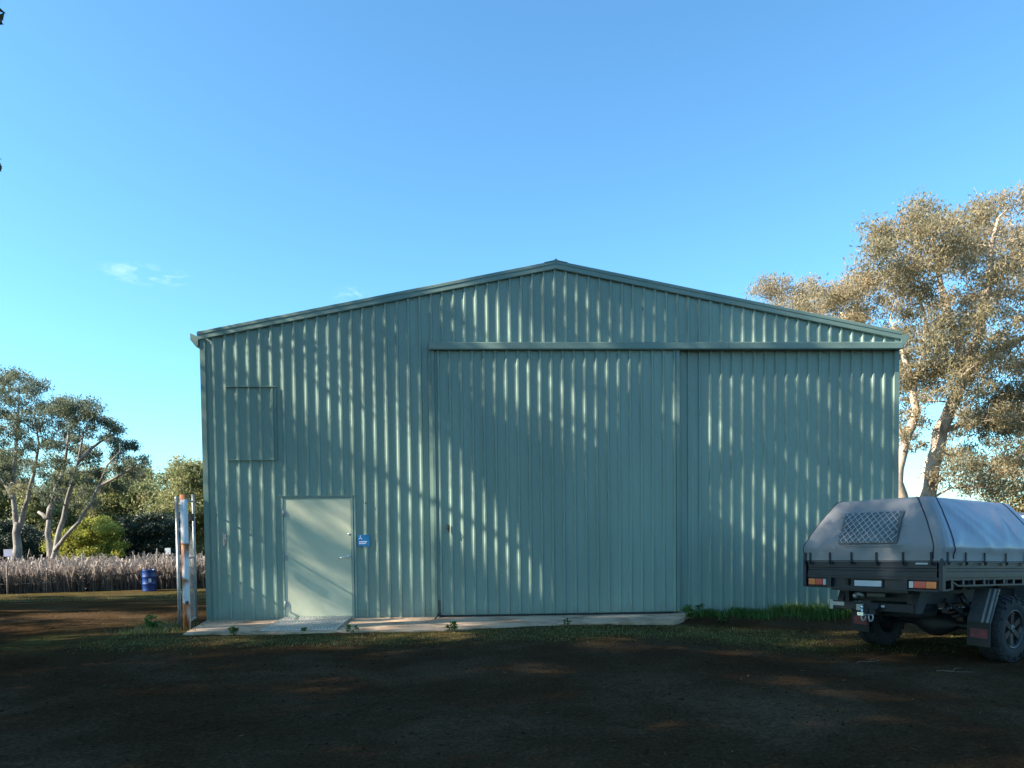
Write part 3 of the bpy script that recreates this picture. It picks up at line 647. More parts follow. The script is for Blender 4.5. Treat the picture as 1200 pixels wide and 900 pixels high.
# smaller gum showing over the roof line
g2 = np.random.default_rng(22); d2 = 36.0
cen, rr = scatter([(886, 345), (900, 330), (930, 326), (960, 338), (985, 352), (1000, 335), (1010, 400), (960, 395), (890, 372)], 26, 13, d2, 2.0, (0.5, 0.85), g2)
b2_ = at(962, 690, d2); b2_[2] = gz(b2_[0], b2_[1])
make_tree('gum_tree', 'thin pinkish brown gum crown rising behind the right roof slope', b2_, [([b2_]+px([(960, 560, 0), (955, 470, 0), (948, 400, 0), (940, 355, 0)], d2), [0.35, 0.28, 0.2, 0.12, 0.05]), (px([(955, 470, 0), (975, 420, .6), (985, 370, 1)], d2), [0.16, 0.1, 0.05])], cen, rr, 1500, M['leaf_right'], M['bark'], 0.15, 0.04, 35, tints=list(np.clip(g2.normal(0.78, 0.1, len(cen)), 0, 1)))
# straw coloured bush seen over the truck
g3 = np.random.default_rng(23); d3 = 30.0
cen, rr = scatter([(1172, 590), (1180, 575), (1195, 570), (1230, 572), (1245, 640), (1175, 640)], 16, 12, d3, 1.0, (0.45, 0.7), g3)
b3 = at(1205, 668, d3); b3[2] = gz(b3[0], b3[1])
make_tree('straw_bush', 'straw yellow bush standing beyond the canvas covered truck', b3, [([b3, at(1204, 610, d3)], [0.10, 0.05])], cen, rr, 1200, M['leaf_straw'], M['bark_dark'], 0.16, 0.06, 36, cat='bush')

# gums on the left, behind the dry weeds
g4 = np.random.default_rng(24); dA = 42.0
polyA = [(-60, 470), (-30, 445), (5, 440), (25, 437), (45, 442), (60, 455), (62, 470), (52, 490), (60, 515), (48, 540), (40, 570), (20, 575), (-10, 560), (-60, 570)]
cen, rr = scatter(polyA, 74, 10, dA, 2.6, (0.42, 0.72), g4)
bA = at(19, 668, dA); bA[2] = gz(bA[0], bA[1])
pathsA = [([bA]+px([(20, 640, 0), (21, 612, 0)], dA), [0.30, 0.22, 0.18]),
          (px([(20, 632, 0), (19, 612, 0), (16, 585, .2), (16, 550, .4), (20, 510, .6), (22, 470, .8)], dA), [0.15, 0.15, 0.12, 0.10, 0.075, 0.04]),
          (px([(20, 632, 0), (24, 612, 0), (32, 585, -.3), (40, 555, -.6), (46, 520, -.8), (40, 485, -1)], dA), [0.15, 0.14, 0.11, 0.09, 0.06, 0.035]),
          (px([(16, 585, .2), (0, 555, .9), (-20, 520, 1.3), (-30, 480, 1.5)], dA), [0.15, 0.12, 0.09, 0.05])]
make_tree('gum_tree', 'tall grey green gum with forked trunk behind dry weeds at far left', bA, pathsA, cen, rr, 1250, M['leaf_left'], M['bark_pale'], 0.17, 0.045, 41, tints=list(np.clip(g4.normal(0.42, 0.12, len(cen)), 0, 1)))
g5 = np.random.default_rng(25); dB = 39.0
spots = [(66, 478, .6), (75, 470, .7), (86, 474, .75), (97, 476, .7), (106, 482, .6), (112, 490, .55), (72, 492, .6), (84, 490, .6), (98, 492, .6), (90, 504, .5), (106, 505, .5), (70, 508, .6), (60, 520, .6), (78, 522, .6), (132, 497, .6), (138, 508, .45), (124, 495, .4), (120, 512, .35), (137, 520, .45), (148, 520, .5), (153, 525, .35), (128, 515, .35),
         (95, 528, .6), (105, 530, .55), (100, 540, .5), (112, 536, .4), (88, 515, .4), (158, 543, .55), (165, 540, .45), (150, 540, .4), (148, 556, .45), (160, 553, .45), (112, 552, .55), (120, 556, .45), (130, 550, .4), (138, 548, .4), (62, 540, .6), (74, 545, .55), (85, 555, .5), (58, 560, .5), (70, 565, .5), (165, 560, .35), (142, 568, .5), (120, 570, .45), (138, 533, .4), (145, 528, .38), (131, 540, .35), (104, 568, .5), (96, 578, .45), (50, 575, .5), (62, 582, .5), (78, 580, .45), (88, 592, .4), (110, 590, .4)]
cen = [at(u, v, dB+g5.uniform(-1.8, 1.8)) for u, v, _ in spots]; rr = [r_ for *_, r_ in spots]
bB = at(61, 672, dB); bB[2] = gz(bB[0], bB[1])
pathsB = [([bB]+px([(58, 648, 0), (56, 625, 0), (57, 608, 0)], dB), [0.21, 0.155, 0.13, 0.10]),
          (px([(57, 608, 0), (50, 603, .1), (45, 600, .2)], dB), [0.12, 0.10, 0.07]),
          (px([(57, 608, 0), (66, 575, .4), (76, 545, .6), (80, 510, .8)], dB), [0.15, 0.12, 0.09, 0.05]),
          ([bB]+px([(64, 645, -.2), (70, 620, -.3), (77, 595, -.4), (86, 565, -.5), (92, 540, -.6), (98, 505, -.6)], dB), [0.20, 0.145, 0.125, 0.105, 0.085, 0.06, 0.035]),
          (px([(64, 645, -.2), (78, 628, -.8), (92, 612, -1.1), (106, 590, -1.3), (116, 570, -1.4), (126, 545, -1.4), (140, 530, -1.3)], dB), [0.11, 0.09, 0.08, 0.07, 0.06, 0.045, 0.03]),
          (px([(92, 540, -.6), (108, 525, -.4), (125, 512, 0), (134, 500, .2)], dB), [0.10, 0.08, 0.05, 0.03]),
          (px([(116, 570, -1.4), (135, 560, -1.6), (152, 550, -1.7), (160, 545, -1.7)], dB), [0.07, 0.06, 0.05, 0.03])]
make_tree('gum_tree', 'leaning multi stemmed gum with white limbs and open crown behind dry weeds', bB, pathsB, cen, rr, 1900, M['leaf_left'], M['bark_pale'], 0.16, 0.045, 43, tints=list(np.clip(g5.normal(0.36, 0.13, len(cen)), 0, 1)))
def bg_tree(name, label, poly, n, dpx, depth, spread, rr_, lm, seed, trunk_u, mean_t=0.5, dens=900, L=0.24, Wd=0.085, cat='tree', tr=0.3, bark=None, group=None):
    g = np.random.default_rng(seed); cen, r_ = scatter(poly, n, dpx, depth, spread, rr_, g)
    top = min(p[1] for p in poly); bs = at(trunk_u, 650, depth); bs[2] = gz(bs[0], bs[1])
    mid = at(trunk_u+g.uniform(-3, 3), (top+640)/2, depth)
    if mid[2] < bs[2]+0.4: mid = bs+np.array([0, 0, 0.6])
    make_tree(name, label, bs, [([bs, (bs+mid)/2+g.normal(0, .1, 3), mid], [tr, tr*0.8, tr*0.45])], cen, r_, dens, lm, bark or M['bark_dark'], L, Wd, seed, group, cat, tints=list(np.clip(g.normal(mean_t, 0.12, len(cen)), 0, 1)), twig=2, droop=0.35)
bg_tree('eucalypt_tree', 'olive yellow eucalypt filling the gap left of the forked gum', [(-60, 545), (-20, 535), (5, 535), (25, 560), (55, 575), (65, 610), (60, 655), (-60, 655)], 50, 12, 62, 3, (1.0, 1.6), M['leaf_olive'], 51, 8, 0.62, 700, 0.30, 0.11, bark=M['bark_pale'])
bg_tree('eucalypt_tree', 'broad olive eucalypt behind the yellow green bush', [(50, 585), (75, 562), (100, 560), (118, 575), (140, 585), (145, 655), (50, 655)], 48, 11, 66, 3, (1.0, 1.6), M['leaf_olive'], 52, 100, 0.42, 700, 0.30, 0.11)
bg_tree('eucalypt_tree', 'rounded olive tree with sunlit yellowish top behind dark shrubs', [(118, 582), (132, 564), (150, 557), (170, 560), (186, 572), (196, 600), (196, 655), (120, 655)], 46, 11, 64, 3, (1.0, 1.5), M['leaf_olive'], 53, 158, 0.55, 800, 0.30, 0.11)
bg_tree('eucalypt_tree', 'pale khaki tree crown close beside the left shed wall', [(186, 590), (196, 562), (212, 548), (235, 543), (262, 548), (290, 580), (290, 655), (186, 655)], 55, 11, 55, 3, (0.85, 1.3), M['leaf_olive'], 54, 226, 0.72, 850, 0.26, 0.09, bark=M['bark_pale'])
bg_tree('bush', 'bright yellow green rounded bush behind the dry weeds', [(70, 655), (69, 640), (80, 622), (94, 613), (120, 611), (134, 618), (142, 640), (142, 657), (70, 660)], 60, 6.5, 46, 1.8, (0.28, 0.72), M['leaf_yellow'], 55, 106, 0.55, 2000, 0.15, 0.07, 'bush', 0.12)
bg_tree('bush', 'dark green shrub between yellow bush and blue drum', [(136, 655), (136, 628), (146, 612), (170, 610), (190, 609), (206, 618), (210, 655)], 40, 9, 49, 1.6, (0.6, 0.85), M['leaf_dark'], 56, 172, 0.45, 1900, 0.17, 0.08, 'bush', 0.14)
bg_tree('bush', 'small lime bush peeking out right of the dark shrub', [(184, 650), (188, 612), (206, 608), (212, 620), (212, 655)], 12, 8, 52, 1.0, (0.5, 0.7), M['leaf_yellow'], 57, 200, 0.4, 1600, 0.15, 0.07, 'bush', 0.1)
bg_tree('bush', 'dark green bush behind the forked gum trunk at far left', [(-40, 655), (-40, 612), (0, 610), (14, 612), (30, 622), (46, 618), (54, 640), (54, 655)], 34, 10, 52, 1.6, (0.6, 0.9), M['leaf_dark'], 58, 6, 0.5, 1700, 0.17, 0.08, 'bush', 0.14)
# tree belts further along, closing the horizon on both sides
bg_tree('eucalypt_tree', 'olive eucalypt standing far behind the shed', [(300, 560), (380, 540), (460, 560), (470, 655), (300, 655)], 40, 16, 80, 4, (1.4, 2.2), M['leaf_olive'], 59, 380, 0.5, 420, 0.4, 0.15)
bg_tree('eucalypt_tree', 'distant olive tree beyond the truck bonnet', [(1240, 560), (1300, 530), (1380, 540), (1420, 600), (1420, 650), (1240, 650)], 40, 16, 60, 4, (1.2, 1.9), M['leaf_olive'], 60, 1330, 0.5, 500, 0.35, 0.13)

# gum trees along the yard's west side and behind the viewer: they throw the shade; extra unseen ones are added to deepen it and block sky
g6 = np.random.default_rng(26)
def pix_of(P):
    d = np.asarray(P)-CAM; z = max(0.2, float(d@FW)); return PX+F*float(d@RT)/z, PY-F*float(d@UP)/z, z
def shade_gum(seed, H, Rr, n, zlow, where, label, thin=None):
    """open crowned gum at a place in the yard; keeps its leaves out of the space the photograph shows clear"""
    g = np.random.default_rng(seed); cen, r_ = [], []; base = np.array([where[0], where[1], float(gz(*where))-0.03]); tries = 0
    while len(cen) < n and tries < 60000:
        tries += 1; q = g.uniform(-1, 1, 3)
        if np.linalg.norm(q) > 1 or np.linalg.norm(q) < 0.25: continue
        c = np.array([q[0]*Rr, q[1]*Rr, zlow+(q[2]+1)/2*(H-zlow)]); rc = g.uniform(0.38, 0.66)
        if any(np.linalg.norm(c-o) < 0.62 for o in cen): continue
        if thin and thin[0] < c[2] < thin[1] and g.random() < thin[2]: continue
        u, v, z = pix_of(base+c)
        if float((base+c-CAM)@FW) > 0.5 and u+rc*1.6*F/z > -12 and u-rc*F/z < 1212: continue
        cen.append(c); r_.append(rc)
    return base, cen, r_, g
def build_gum(seed, H, Rr, n, zlow, where, label, extra=(), thin=None):
    base, cen, r_, g = shade_gum(seed, H, Rr, n, zlow, where, label, thin)
    for P, rc in extra: cen.append(np.asarray(P)-base); r_.append(rc)
    paths = [([(0, 0, -0.1), (0.1, 0, 1.4), (0.25, 0.1, 2.8), (0.2, 0.2, H*0.4)], [0.42, 0.31, 0.26, 0.20])]
    for k in range(5):
        a = k*1.257+g.uniform(-.3, .3); paths.append(([(0.2, 0.2, H*0.4-g.uniform(0, 1.2)), (0.2+math.cos(a)*Rr*.25, .2+math.sin(a)*Rr*.25, H*.55), (math.cos(a)*Rr*.5, math.sin(a)*Rr*.5, H*.75)], [0.15, 0.10, 0.05]))
    paths = [([base+np.array(p) for p in pts], rr) for pts, rr in paths]
    return make_tree('shade_gum_tree', label, base, paths, [base+c for c in cen], r_, 1000, M['leaf_near'], M['bark'], 0.17, 0.05, seed, 'gum trees shading the yard', twig=2)
LB = 'tall green gum tree shading the yard'
build_gum(71, 22.5, 4.4, 205, 5.0, (-6.9, -3.3), 'tall green gum whose leaf tips hang into view left of the shed', [(at(-9, 12, 9.0), 0.16), (at(-6, 26, 9.1), 0.10), (at(-8, 186, 9.3), 0.10), (at(-5, 200, 9.3), 0.09), (at(-78, 20, 9.0), 0.34), (at(-125, 30, 9.0), 0.45), (at(-75, 188, 9.3), 0.32), (at(-125, 180, 9.3), 0.45), (at(-110, 105, 9.2), 0.42)], (5.5, 10.0, 0.72))
gA = build_gum(72, 15.0, 4.2, 150, 3.0, (-7.5, -9.6), LB); gB = build_gum(73, 13.5, 4.0, 120, 2.8, (-16.0, 3.0), LB)
for src, x_, y_, rz, s in ((gA, -5.5, -15.5, 1.7, 1.05), (gA, -14.0, -14.0, 3.6, 1.2), (gA, -14.0, -8.3, 5.2, 1.25), (gB, -15.5, 7.2, 0.9, 1.0), (gB, -15.5, 0.3, 5.5, 1.0), (gB, -20.0, -11.0, 2.4, 1.55), (gA, -21.0, 5.0, 2.0, 1.2), (gB, 5.0, -25.0, 3.2, 1.2), (gA, 22.0, -20.0, 4.4, 1.0)):
    o = copy_tree(src); o.location = (x_, y_, float(gz(x_, y_))-0.03); o.rotation_euler = (0, 0, rz); o.scale = (s, s, s)

# ------------------------------------------------------------------ dry weeds, fence, drum
def weed_band():
    g = np.random.default_rng(81); n = 52000
    x_ = g.uniform(-34, 4, n); y0 = 13.4+0.185*(x_+11.7); y_ = y0+0.3+g.gamma(1.2, 2.2, n)
    keep = ~((x_ > -0.8) & (y_ < 17)) & (np.abs(x_+7.0)+np.abs(y_-14.2) > 0.55); x_, y_ = x_[keep], y_[keep]; n = len(x_)
    z_ = gz(x_, y_); H = np.clip(g.normal(0.76, 0.15, n), 0.3, 1.2)*(1+0.10*np.sin(x_*1.3)*np.sin(y_*0.9+x_*.4))
    lean = g.normal(0, 0.16, (n, 2)); a = g.uniform(0, math.pi, n); wd = g.uniform(0.012, 0.026, n)
    ux, uy = np.cos(a)*wd, np.sin(a)*wd
    B = np.stack([x_, y_, z_-0.03], 1); Mi = B+np.stack([lean[:, 0]*.35*H, lean[:, 1]*.35*H, H*0.62], 1); Tp = B+np.stack([lean[:, 0]*H, lean[:, 1]*H, H], 1)
    U = np.stack([ux, uy, np.zeros(n)], 1)
    V = np.stack([B-U*.5, B+U*.5, Mi+U*.45, Mi-U*.45, Mi-U*1.0, Mi+U*1.0, Tp+U*1.3, Tp-U*1.3], 1).reshape(-1, 3)
    i = np.arange(n)[:, None]*8; Fq = np.concatenate([i+np.array([[0, 1, 2, 3]]), i+np.array([[4, 5, 6, 7]])], 1).reshape(-1, 4)
    t0 = np.clip(g.normal(0.22, 0.13, n), 0, 1); t1 = np.clip(g.normal(0.66, 0.18, n), 0, 1)
    # short side sprays near the tops
    m_ = 2*n; src = g.integers(0, n, m_); t = g.uniform(0.35, 1.0, m_)[:, None]; P = B[src]*(1-t)+Tp[src]*t
    d = g.normal(size=(m_, 3)); d[:, 2] = np.abs(d[:, 2])*0.8; d /= np.linalg.norm(d, axis=1)[:, None]; s_ = np.cross(d, g.normal(size=(m_, 3))); s_ /= np.linalg.norm(s_, axis=1)[:, None]
    Ls = g.uniform(0.08, 0.22, (m_, 1)); V2 = np.stack([P-s_*.006, P+s_*.006, P+d*Ls+s_*.012, P+d*Ls-s_*.012], 1).reshape(-1, 3)
    F2 = np.arange(4*m_).reshape(-1, 4)+len(V)
    T2 = np.clip(g.normal(0.3, .12, m_)+0.35*(t[:, 0]-0.4), 0, 1)
    return raw_mesh('dry_weeds', np.concatenate([V, V2]), np.concatenate([Fq, F2]), M['reed'], np.concatenate([np.stack([t0, t1], 1).ravel(), T2]))
tag(obj('dry_weeds', weed_band()), 'waist high band of dry brown weeds along the fence', 'weeds', kind='stuff')
fence = empty('wire_fence', (-12.0, 13.2, -0.65)); tag(fence, 'low wire fence with thin grey posts in front of dry weeds', 'fence')
fp = []; M['picket'] = mat('weathered_picket', (0.17, 0.15, 0.13), 0.85, 0, 0.25, 12)
for u, v, top in ((-78, 699.5, 660), (9, 696.5, 663), (98, 693, 648), (178, 690.5, 643), (262, 688, 645)):
    d = FW+(u-PX)/F*RT-(v-PY)/F*UP; t = (-0.655-CAM[2])/d[2]; P = CAM+d*t; P[2] = gz(P[0], P[1])
    if u == 178: P = P+np.array([-0.02, 0.55, 0])
    topz = CAM[2]+(CAM+t*(FW+(u-PX)/F*RT-(top-PY)/F*UP)-CAM)[2]; h = topz-P[2]; fp.append((P, h))
    q = P-np.array(fence.location); m = MB(); m.tube([(q[0], q[1], q[2]-0.2), (q[0]+random.uniform(-.02, .02), q[1], q[2]+h)], 0.028, 8); m.build('post', M['picket'], fence)
for hz in (0.35, 0.7, 1.0):
    m = MB(); m.tube([tuple(P-np.array(fence.location)+np.array([0, -0.03, hz])) for P, h in fp], 0.004, 4); m.build('wire', M['galv'], fence)
# blue drum
drum_p = np.array([-7.02, 14.0, 0]); drum_p[2] = gz(-7.02, 14.0)
H_, R0 = 0.75, 0.225
m = MB(); prof = [(0.0, 0.02), (R0-0.02, 0.02), (R0-0.004, 0.0), (R0+0.004, 0.012), (R0-0.002, 0.03)]
for hz in (0.255, 0.51): prof += [(R0, hz-0.03), (R0+0.013, hz-0.008), (R0+0.013, hz+0.008), (R0, hz+0.03)]
prof += [(R0, H_-0.03), (R0+0.006, H_-0.012), (R0+0.004, H_), (R0-0.012, H_), (R0-0.014, H_-0.02), (0.0, H_-0.02)]
m.lathe(prof, 32); drum = m.build('blue_drum', mat('drum_blue', (0.004, 0.034, 0.17), 0.4, 0, 0.25, 5), None, tuple(drum_p)); tag(drum, 'blue steel drum standing in front of the dry weeds', 'drum')
m = MB(); m.lathe([(0.0, 0.035), (0.03, 0.03), (0.034, 0.0)], 12, Matrix.Translation((0.14, 0.05, H_-0.02))); m.build('bung', M['galv'], drum)
m = MB()
for k in range(4):
    a0, a1 = rad(285+k*6), rad(285+(k+1)*6); rr_ = R0+0.002
    m.add([(rr_*math.cos(a0), rr_*math.sin(a0), 0.32), (rr_*math.cos(a1), rr_*math.sin(a1), 0.32), (rr_*math.cos(a1), rr_*math.sin(a1), 0.45), (rr_*math.cos(a0), rr_*math.sin(a0), 0.45)], [(0, 1, 2, 3)])
m.build('paper_label', M['white'], drum)
# small things beyond the weeds
def board(name, label, u, v, depth, wd, hh, col, topz=None):
    P = at(u, v, depth); g0 = float(gz(P[0], P[1])); r_ = empty(name, (P[0], P[1], g0)); tag(r_, label, 'sign')
    z = P[2]-g0; m = MB(); m.tube([(0, 0, -0.2), (0, 0, z)], 0.03, 8); m.build('post', M['galv'], r_)
    m = MB(); m.box(-wd/2, wd/2, -0.045, -0.032, z-hh/2, z+hh/2); m.build('panel', mat(name+'_paint', col, 0.5, 0, .06, 6), r_, bevel=0.004)
board('roadside_board', 'small white board on a post beyond the dark shrub', 197, 646, 43, 0.32, 0.36, (0.7, 0.72, 0.74))
board('notice_board', 'small mauve board on a post beside the forked gum trunk', 10, 648, 37, 0.42, 0.35, (0.36, 0.36, 0.48))
hq = at(241, 648, 70); hz0 = float(gz(hq[0], hq[1])); cot = empty('cottage', (hq[0], hq[1], hz0)); tag(cot, 'distant low cottage with red roof seen past the gate posts', 'house')
m = MB(); m.box(-2.6, 4.0, 0, 4, -0.3, 1.7); m.build('wall', mat('cottage_wall', (0.45, 0.38, 0.33), 0.8, 0, .1, 2), cot)
m = MB(); m.prism([(-0.4, 1.7), (2.0, 3.0), (4.4, 1.7)], -3.0, 4.4, 'x'); m.build('roof', mat('red_roof', (0.30, 0.06, 0.04), 0.7, 0, .2, 3), cot)
m = MB(); m.box(-1.4, -0.5, -0.04, -0.003, 0.5, 1.3); m.build('window', M['dark_gap'], cot)

# ------------------------------------------------------------------ weeds and grass near the shed
def blades(name, pts, hs, wd, seed, material, tmean=0.4, spread=0.35):
    g = np.random.default_rng(seed); n = len(pts); pts = np.asarray(pts, float); hs = np.asarray(hs)
    a = g.uniform(0, 2*math.pi, n); ln = np.abs(g.normal(0, spread, n)); dx, dy = np.cos(a)*ln, np.sin(a)*ln
    U = np.stack([-np.sin(a), np.cos(a), np.zeros(n)], 1)*wd*g.uniform(.6, 1.3, (n, 1))
    mid = pts+np.stack([dx*.3*hs, dy*.3*hs, hs*.6], 1); tip = pts+np.stack([dx*hs, dy*hs, hs*(1-.25*ln)], 1)
    V = np.stack([pts-U, pts+U, mid+U*.8, mid-U*.8, tip], 1).reshape(-1, 3); i = np.arange(n)[:, None]*5
    Fq = np.concatenate([np.concatenate([i+np.array([[0, 1, 2]]), i+np.array([[0, 2, 3]]), i+np.array([[3, 2, 4]])], 1)]).reshape(-1, 3)
    t = np.repeat(np.clip(g.normal(tmean, .2, n), 0, 1), 3)
    return raw_mesh(name, V, Fq, material, t)
g7 = np.random.default_rng(91)
P, H = [], []
def patch(x0, x1, y0, y1, n, h0, h1, cl=0.25, per=30):
    k = max(1, int(n/per)); cx, cy = g7.uniform(x0, x1, k), g7.uniform(y0, y1, k)
    q = g7.integers(0, k, n); xx = cx[q]+g7.normal(0, cl, n); yy = np.minimum(cy[q]+g7.normal(0, cl*.6, n), y1+0.05)
    for a, b in zip(xx, yy): P.append((a, b, float(gz(a, b))-0.01)); H.append(g7.uniform(h0, h1))
patch(8.3, 9.2, -0.40, -0.12, 1100, 0.05, 0.16, 0.10, 180)
patch(9.2, 11.6, -0.45, -0.12, 2600, 0.04, 0.15, 0.13, 140)
patch(9.8, 11.3, -0.38, -0.14, 1500, 0.08, 0.24, 0.10, 150)
tag(obj('wall_grass', blades('wall_grass', P, H, 0.008, 92, M['weed'], 0.6)), 'lush green grass growing along the right wall foot', 'grass', kind='stuff')
P, H = [], []
patch(-0.6, 6.2, -2.7, -1.72, 6000, 0.012, 0.04, 0.3)
patch(5.5, 9.5, -2.4, -1.2, 5000, 0.015, 0.05, 0.3)
patch(8.0, 14.0, -3.4, -1.0, 5000, 0.01, 0.035, 0.35)
patch(-0.75, -0.1, -1.6, -0.2, 900, 0.03, 0.12, 0.16)
patch(-14, -1, 9, 12.8, 7000, 0.02, 0.07, 0.5)
tag(obj('short_grass', blades('short_grass', P, H, 0.005, 93, M['grass'], 0.75, 0.7)), 'sparse short yellow green grass along the concrete edge', 'grass', kind='stuff')
def weed(x_, y_, h, n, label, seed, z0=None):
    g = np.random.default_rng(seed); z0 = float(gz(x_, y_)) if z0 is None else z0
    root = empty('weed', (x_, y_, z0)); tag(root, label, 'weed', None)
    m = MB(); cs = []
    for k in range(max(3, n//3)):
        a = g.uniform(0, 6.28); t = Vector((math.cos(a)*h*g.uniform(.2, .8), math.sin(a)*h*g.uniform(.15, .5), h*g.uniform(.45, 1))); m.tube([(0, 0, -0.03), t*0.5+Vector((0, 0, h*.1)), t], [0.005, 0.004, 0.002], 4); cs += [np.array(t), np.array(t)*.6]
    m.build('stem', M['weed_stem'], root)
    V, Fq, T = leaf_cloud(cs, [(h*.28, h*.22, h*.22)]*len(cs), [n]*len(cs), h*0.22+0.02, h*0.08+0.012, 0.1, seed, 4)
    obj('leaves', raw_mesh('leaves', V, Fq, M['weed'], T), root)
M['weed_stem'] = mat('weed_stem', (0.08, 0.09, 0.03), 0.8)
weed(8.17, -0.62, 0.28, 16, 'leafy green weed clump at the right end of the concrete', 101)
weed(8.62, -0.72, 0.20, 14, 'grey green weed growing in dirt beside the concrete end', 102)
weed(4.25, -1.70, 0.15, 14, 'low weed at the concrete edge below the sliding door bolt', 103)
weed(2.72, -1.66, 0.16, 8, 'small upright weed at the concrete edge right of the ramp', 104)
weed(0.98, -1.66, 0.13, 14, 'spreading weed at the concrete edge left of the ramp', 105)
weed(1.95, -1.52, 0.10, 8, 'tiny weed sprouting at the foot of the metal ramp', 106)
weed(-0.45, -1.15, 0.20, 16, 'pale weed tuft at the foot of the pipe post', 107)
weed(6.0, -1.28, 0.10, 10, 'flat dark weed at the middle of the concrete edge', 108)

# leaf litter and fallen sticks
def litter(n):
    g = np.random.default_rng(95); x_ = g.uniform(-8, 17, n); y_ = g.uniform(-9, 2.5, n)
    keep = ~((x_ > -0.1) & (x_ < 8.3) & (y_ > -1.75)) & ~((x_ > 8) & (y_ > -.1)); x_, y_ = x_[keep], y_[keep]; n = len(x_)
    P = np.stack([x_, y_, gz(x_, y_)+0.006], 1); a = g.uniform(0, 6.28, n); L = g.uniform(0.008, 0.034, n); wd = L*g.uniform(.16, .34, n)
    A = np.stack([np.cos(a)*L, np.sin(a)*L, g.normal(0, .10, n)*L*2], 1); B = np.stack([-np.sin(a)*wd, np.cos(a)*wd, g.normal(0, .3, n)*wd], 1)
    V = np.stack([P-A, P-.1*A+B, P+A, P-.1*A-B], 1).reshape(-1, 3)
    return raw_mesh('leaf_litter', V, np.arange(4*n).reshape(-1, 4), M['litter'], np.clip(g.beta(1.3, 2.6, n), 0, 1))
tag(obj('leaf_litter', litter(26000)), 'scattered fallen leaves over the dark dirt yard', 'leaf litter', kind='stuff')
gs = np.random.default_rng(96)
M['stick'] = mat('dry_stick', (0.10, 0.07, 0.048), 0.9, 0, 0.3, 9)
for lab, u, v, ln, ang in (('forked dry stick lying on the dirt left of the truck wheel', 1020, 776, 0.6, 0.5), ('thin dry twig on the dirt under the truck rear', 1120, 790, 0.4, -0.45)):
    d = FW+(u-PX)/F*RT-(v-PY)/F*UP; t = (-0.17-CAM[2])/d[2]; P = CAM+d*t
    m = MB(); pts = []
    for k in range(6):
        q = (k/5-.5)*ln; xx, yy = math.cos(ang)*q, math.sin(ang)*q+gs.normal(0, .03); pts.append((xx, yy, float(gz(P[0]+xx, P[1]+yy))+0.012))
    m.tube(pts, [0.009, 0.009, 0.008, 0.007, 0.006, 0.003], 6); e = Vector(pts[2]); m.tube([e, e+Vector((0.1, 0.12, .01)), e+Vector((.24, .2, 0.0))], [0.006, .005, .002], 5)
    tag(m.build('fallen_stick', M['stick'], None, (P[0], P[1], 0)), lab, 'stick')
# ------------------------------------------------------------------ truck
TX, TY, TH = 10.71, -3.28, rad(29.47)
truck = empty('truck', (TX, TY, -0.190), TH)
tag(truck, 'dark ute with grey canvas canopy over its black tray parked by the shed', 'truck')
TILT = Matrix.Rotation(0.041, 4, 'Y') @ Matrix.Rotation(-0.032, 4, 'X')      # raked tail high, sagging to its left
def tp(m, name, material, parent=None, bevel=0.0):
    o = m.build(name, material, parent or truck, None, bevel)
    if parent is None: o.matrix_local = TILT
    return o
M['tray'] = mat('tray_black', (0.006, 0.010, 0.021), 0.42, 0, 0.25, 6, bump=0.03, bscale=30)
M['chassis'] = mat('chassis_black', (0.012, 0.013, 0.015), 0.6, 0, 0.3, 9, bump=0.1, bscale=40)
M['tyre'] = mat('tyre_rubber', (0.020, 0.021, 0.024), 0.85, 0, 0.25, 14, bump=0.1, bscale=60)
M['rim'] = mat('rim_black', (0.022, 0.024, 0.030), 0.35, 0.2, 0.15, 10)
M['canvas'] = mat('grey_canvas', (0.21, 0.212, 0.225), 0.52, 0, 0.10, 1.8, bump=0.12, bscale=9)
M['canvas_sky_tint'] = mat('grey_canvas_sky_tinted', (0.225, 0.24, 0.30), 0.36, 0, 0.07, 1.8, bump=0.10, bscale=6)  # same canvas, with the blue sky reflection of the shaded side put into its colour
M['piping'] = mat('black_piping', (0.010, 0.012, 0.022), 0.5)
M['vinyl'] = mat('clear_vinyl', (0.075, 0.085, 0.09), 0.12, 0, 0.3, 7, bump=0.1, bscale=8)
M['cord'] = mat('white_cord', (0.42, 0.46, 0.50), 0.5)
M['lamp_red'] = mat('lamp_red', (0.42, 0.012, 0.022), 0.15, coat=0.5)
M['lamp_amber'] = mat('lamp_amber', (0.62, 0.13, 0.025), 0.15, coat=0.5)
M['lamp_clear'] = mat('lamp_clear', (0.42, 0.43, 0.46), 0.12, coat=0.5)
M['plate'] = mat('blank_plate', (0.52, 0.55, 0.60), 0.5, 0, 0.05, 20)
M['flapred'] = mat('flap_print', (0.23, 0.04, 0.045), 0.6, 0, 0, 40, alt=(0.10, 0.03, 0.035), altcov=0.5)
M['paint'] = mat('truck_paint', (0.16, 0.19, 0.24), 0.25, 0.4, 0.05, 3, coat=0.6)
M['glass'] = mat('dark_glass', (0.012, 0.018, 0.02), 0.04, 0, spec=0.6)
M['checker'] = mat('tread_plate', (0.07, 0.075, 0.085), 0.4, 0.3, 0.25, 45, bump=0.5, bscale=55)
XR, XF, HW, ZT, ZD = -1.545, 0.96, 0.885, 1.243, 1.03
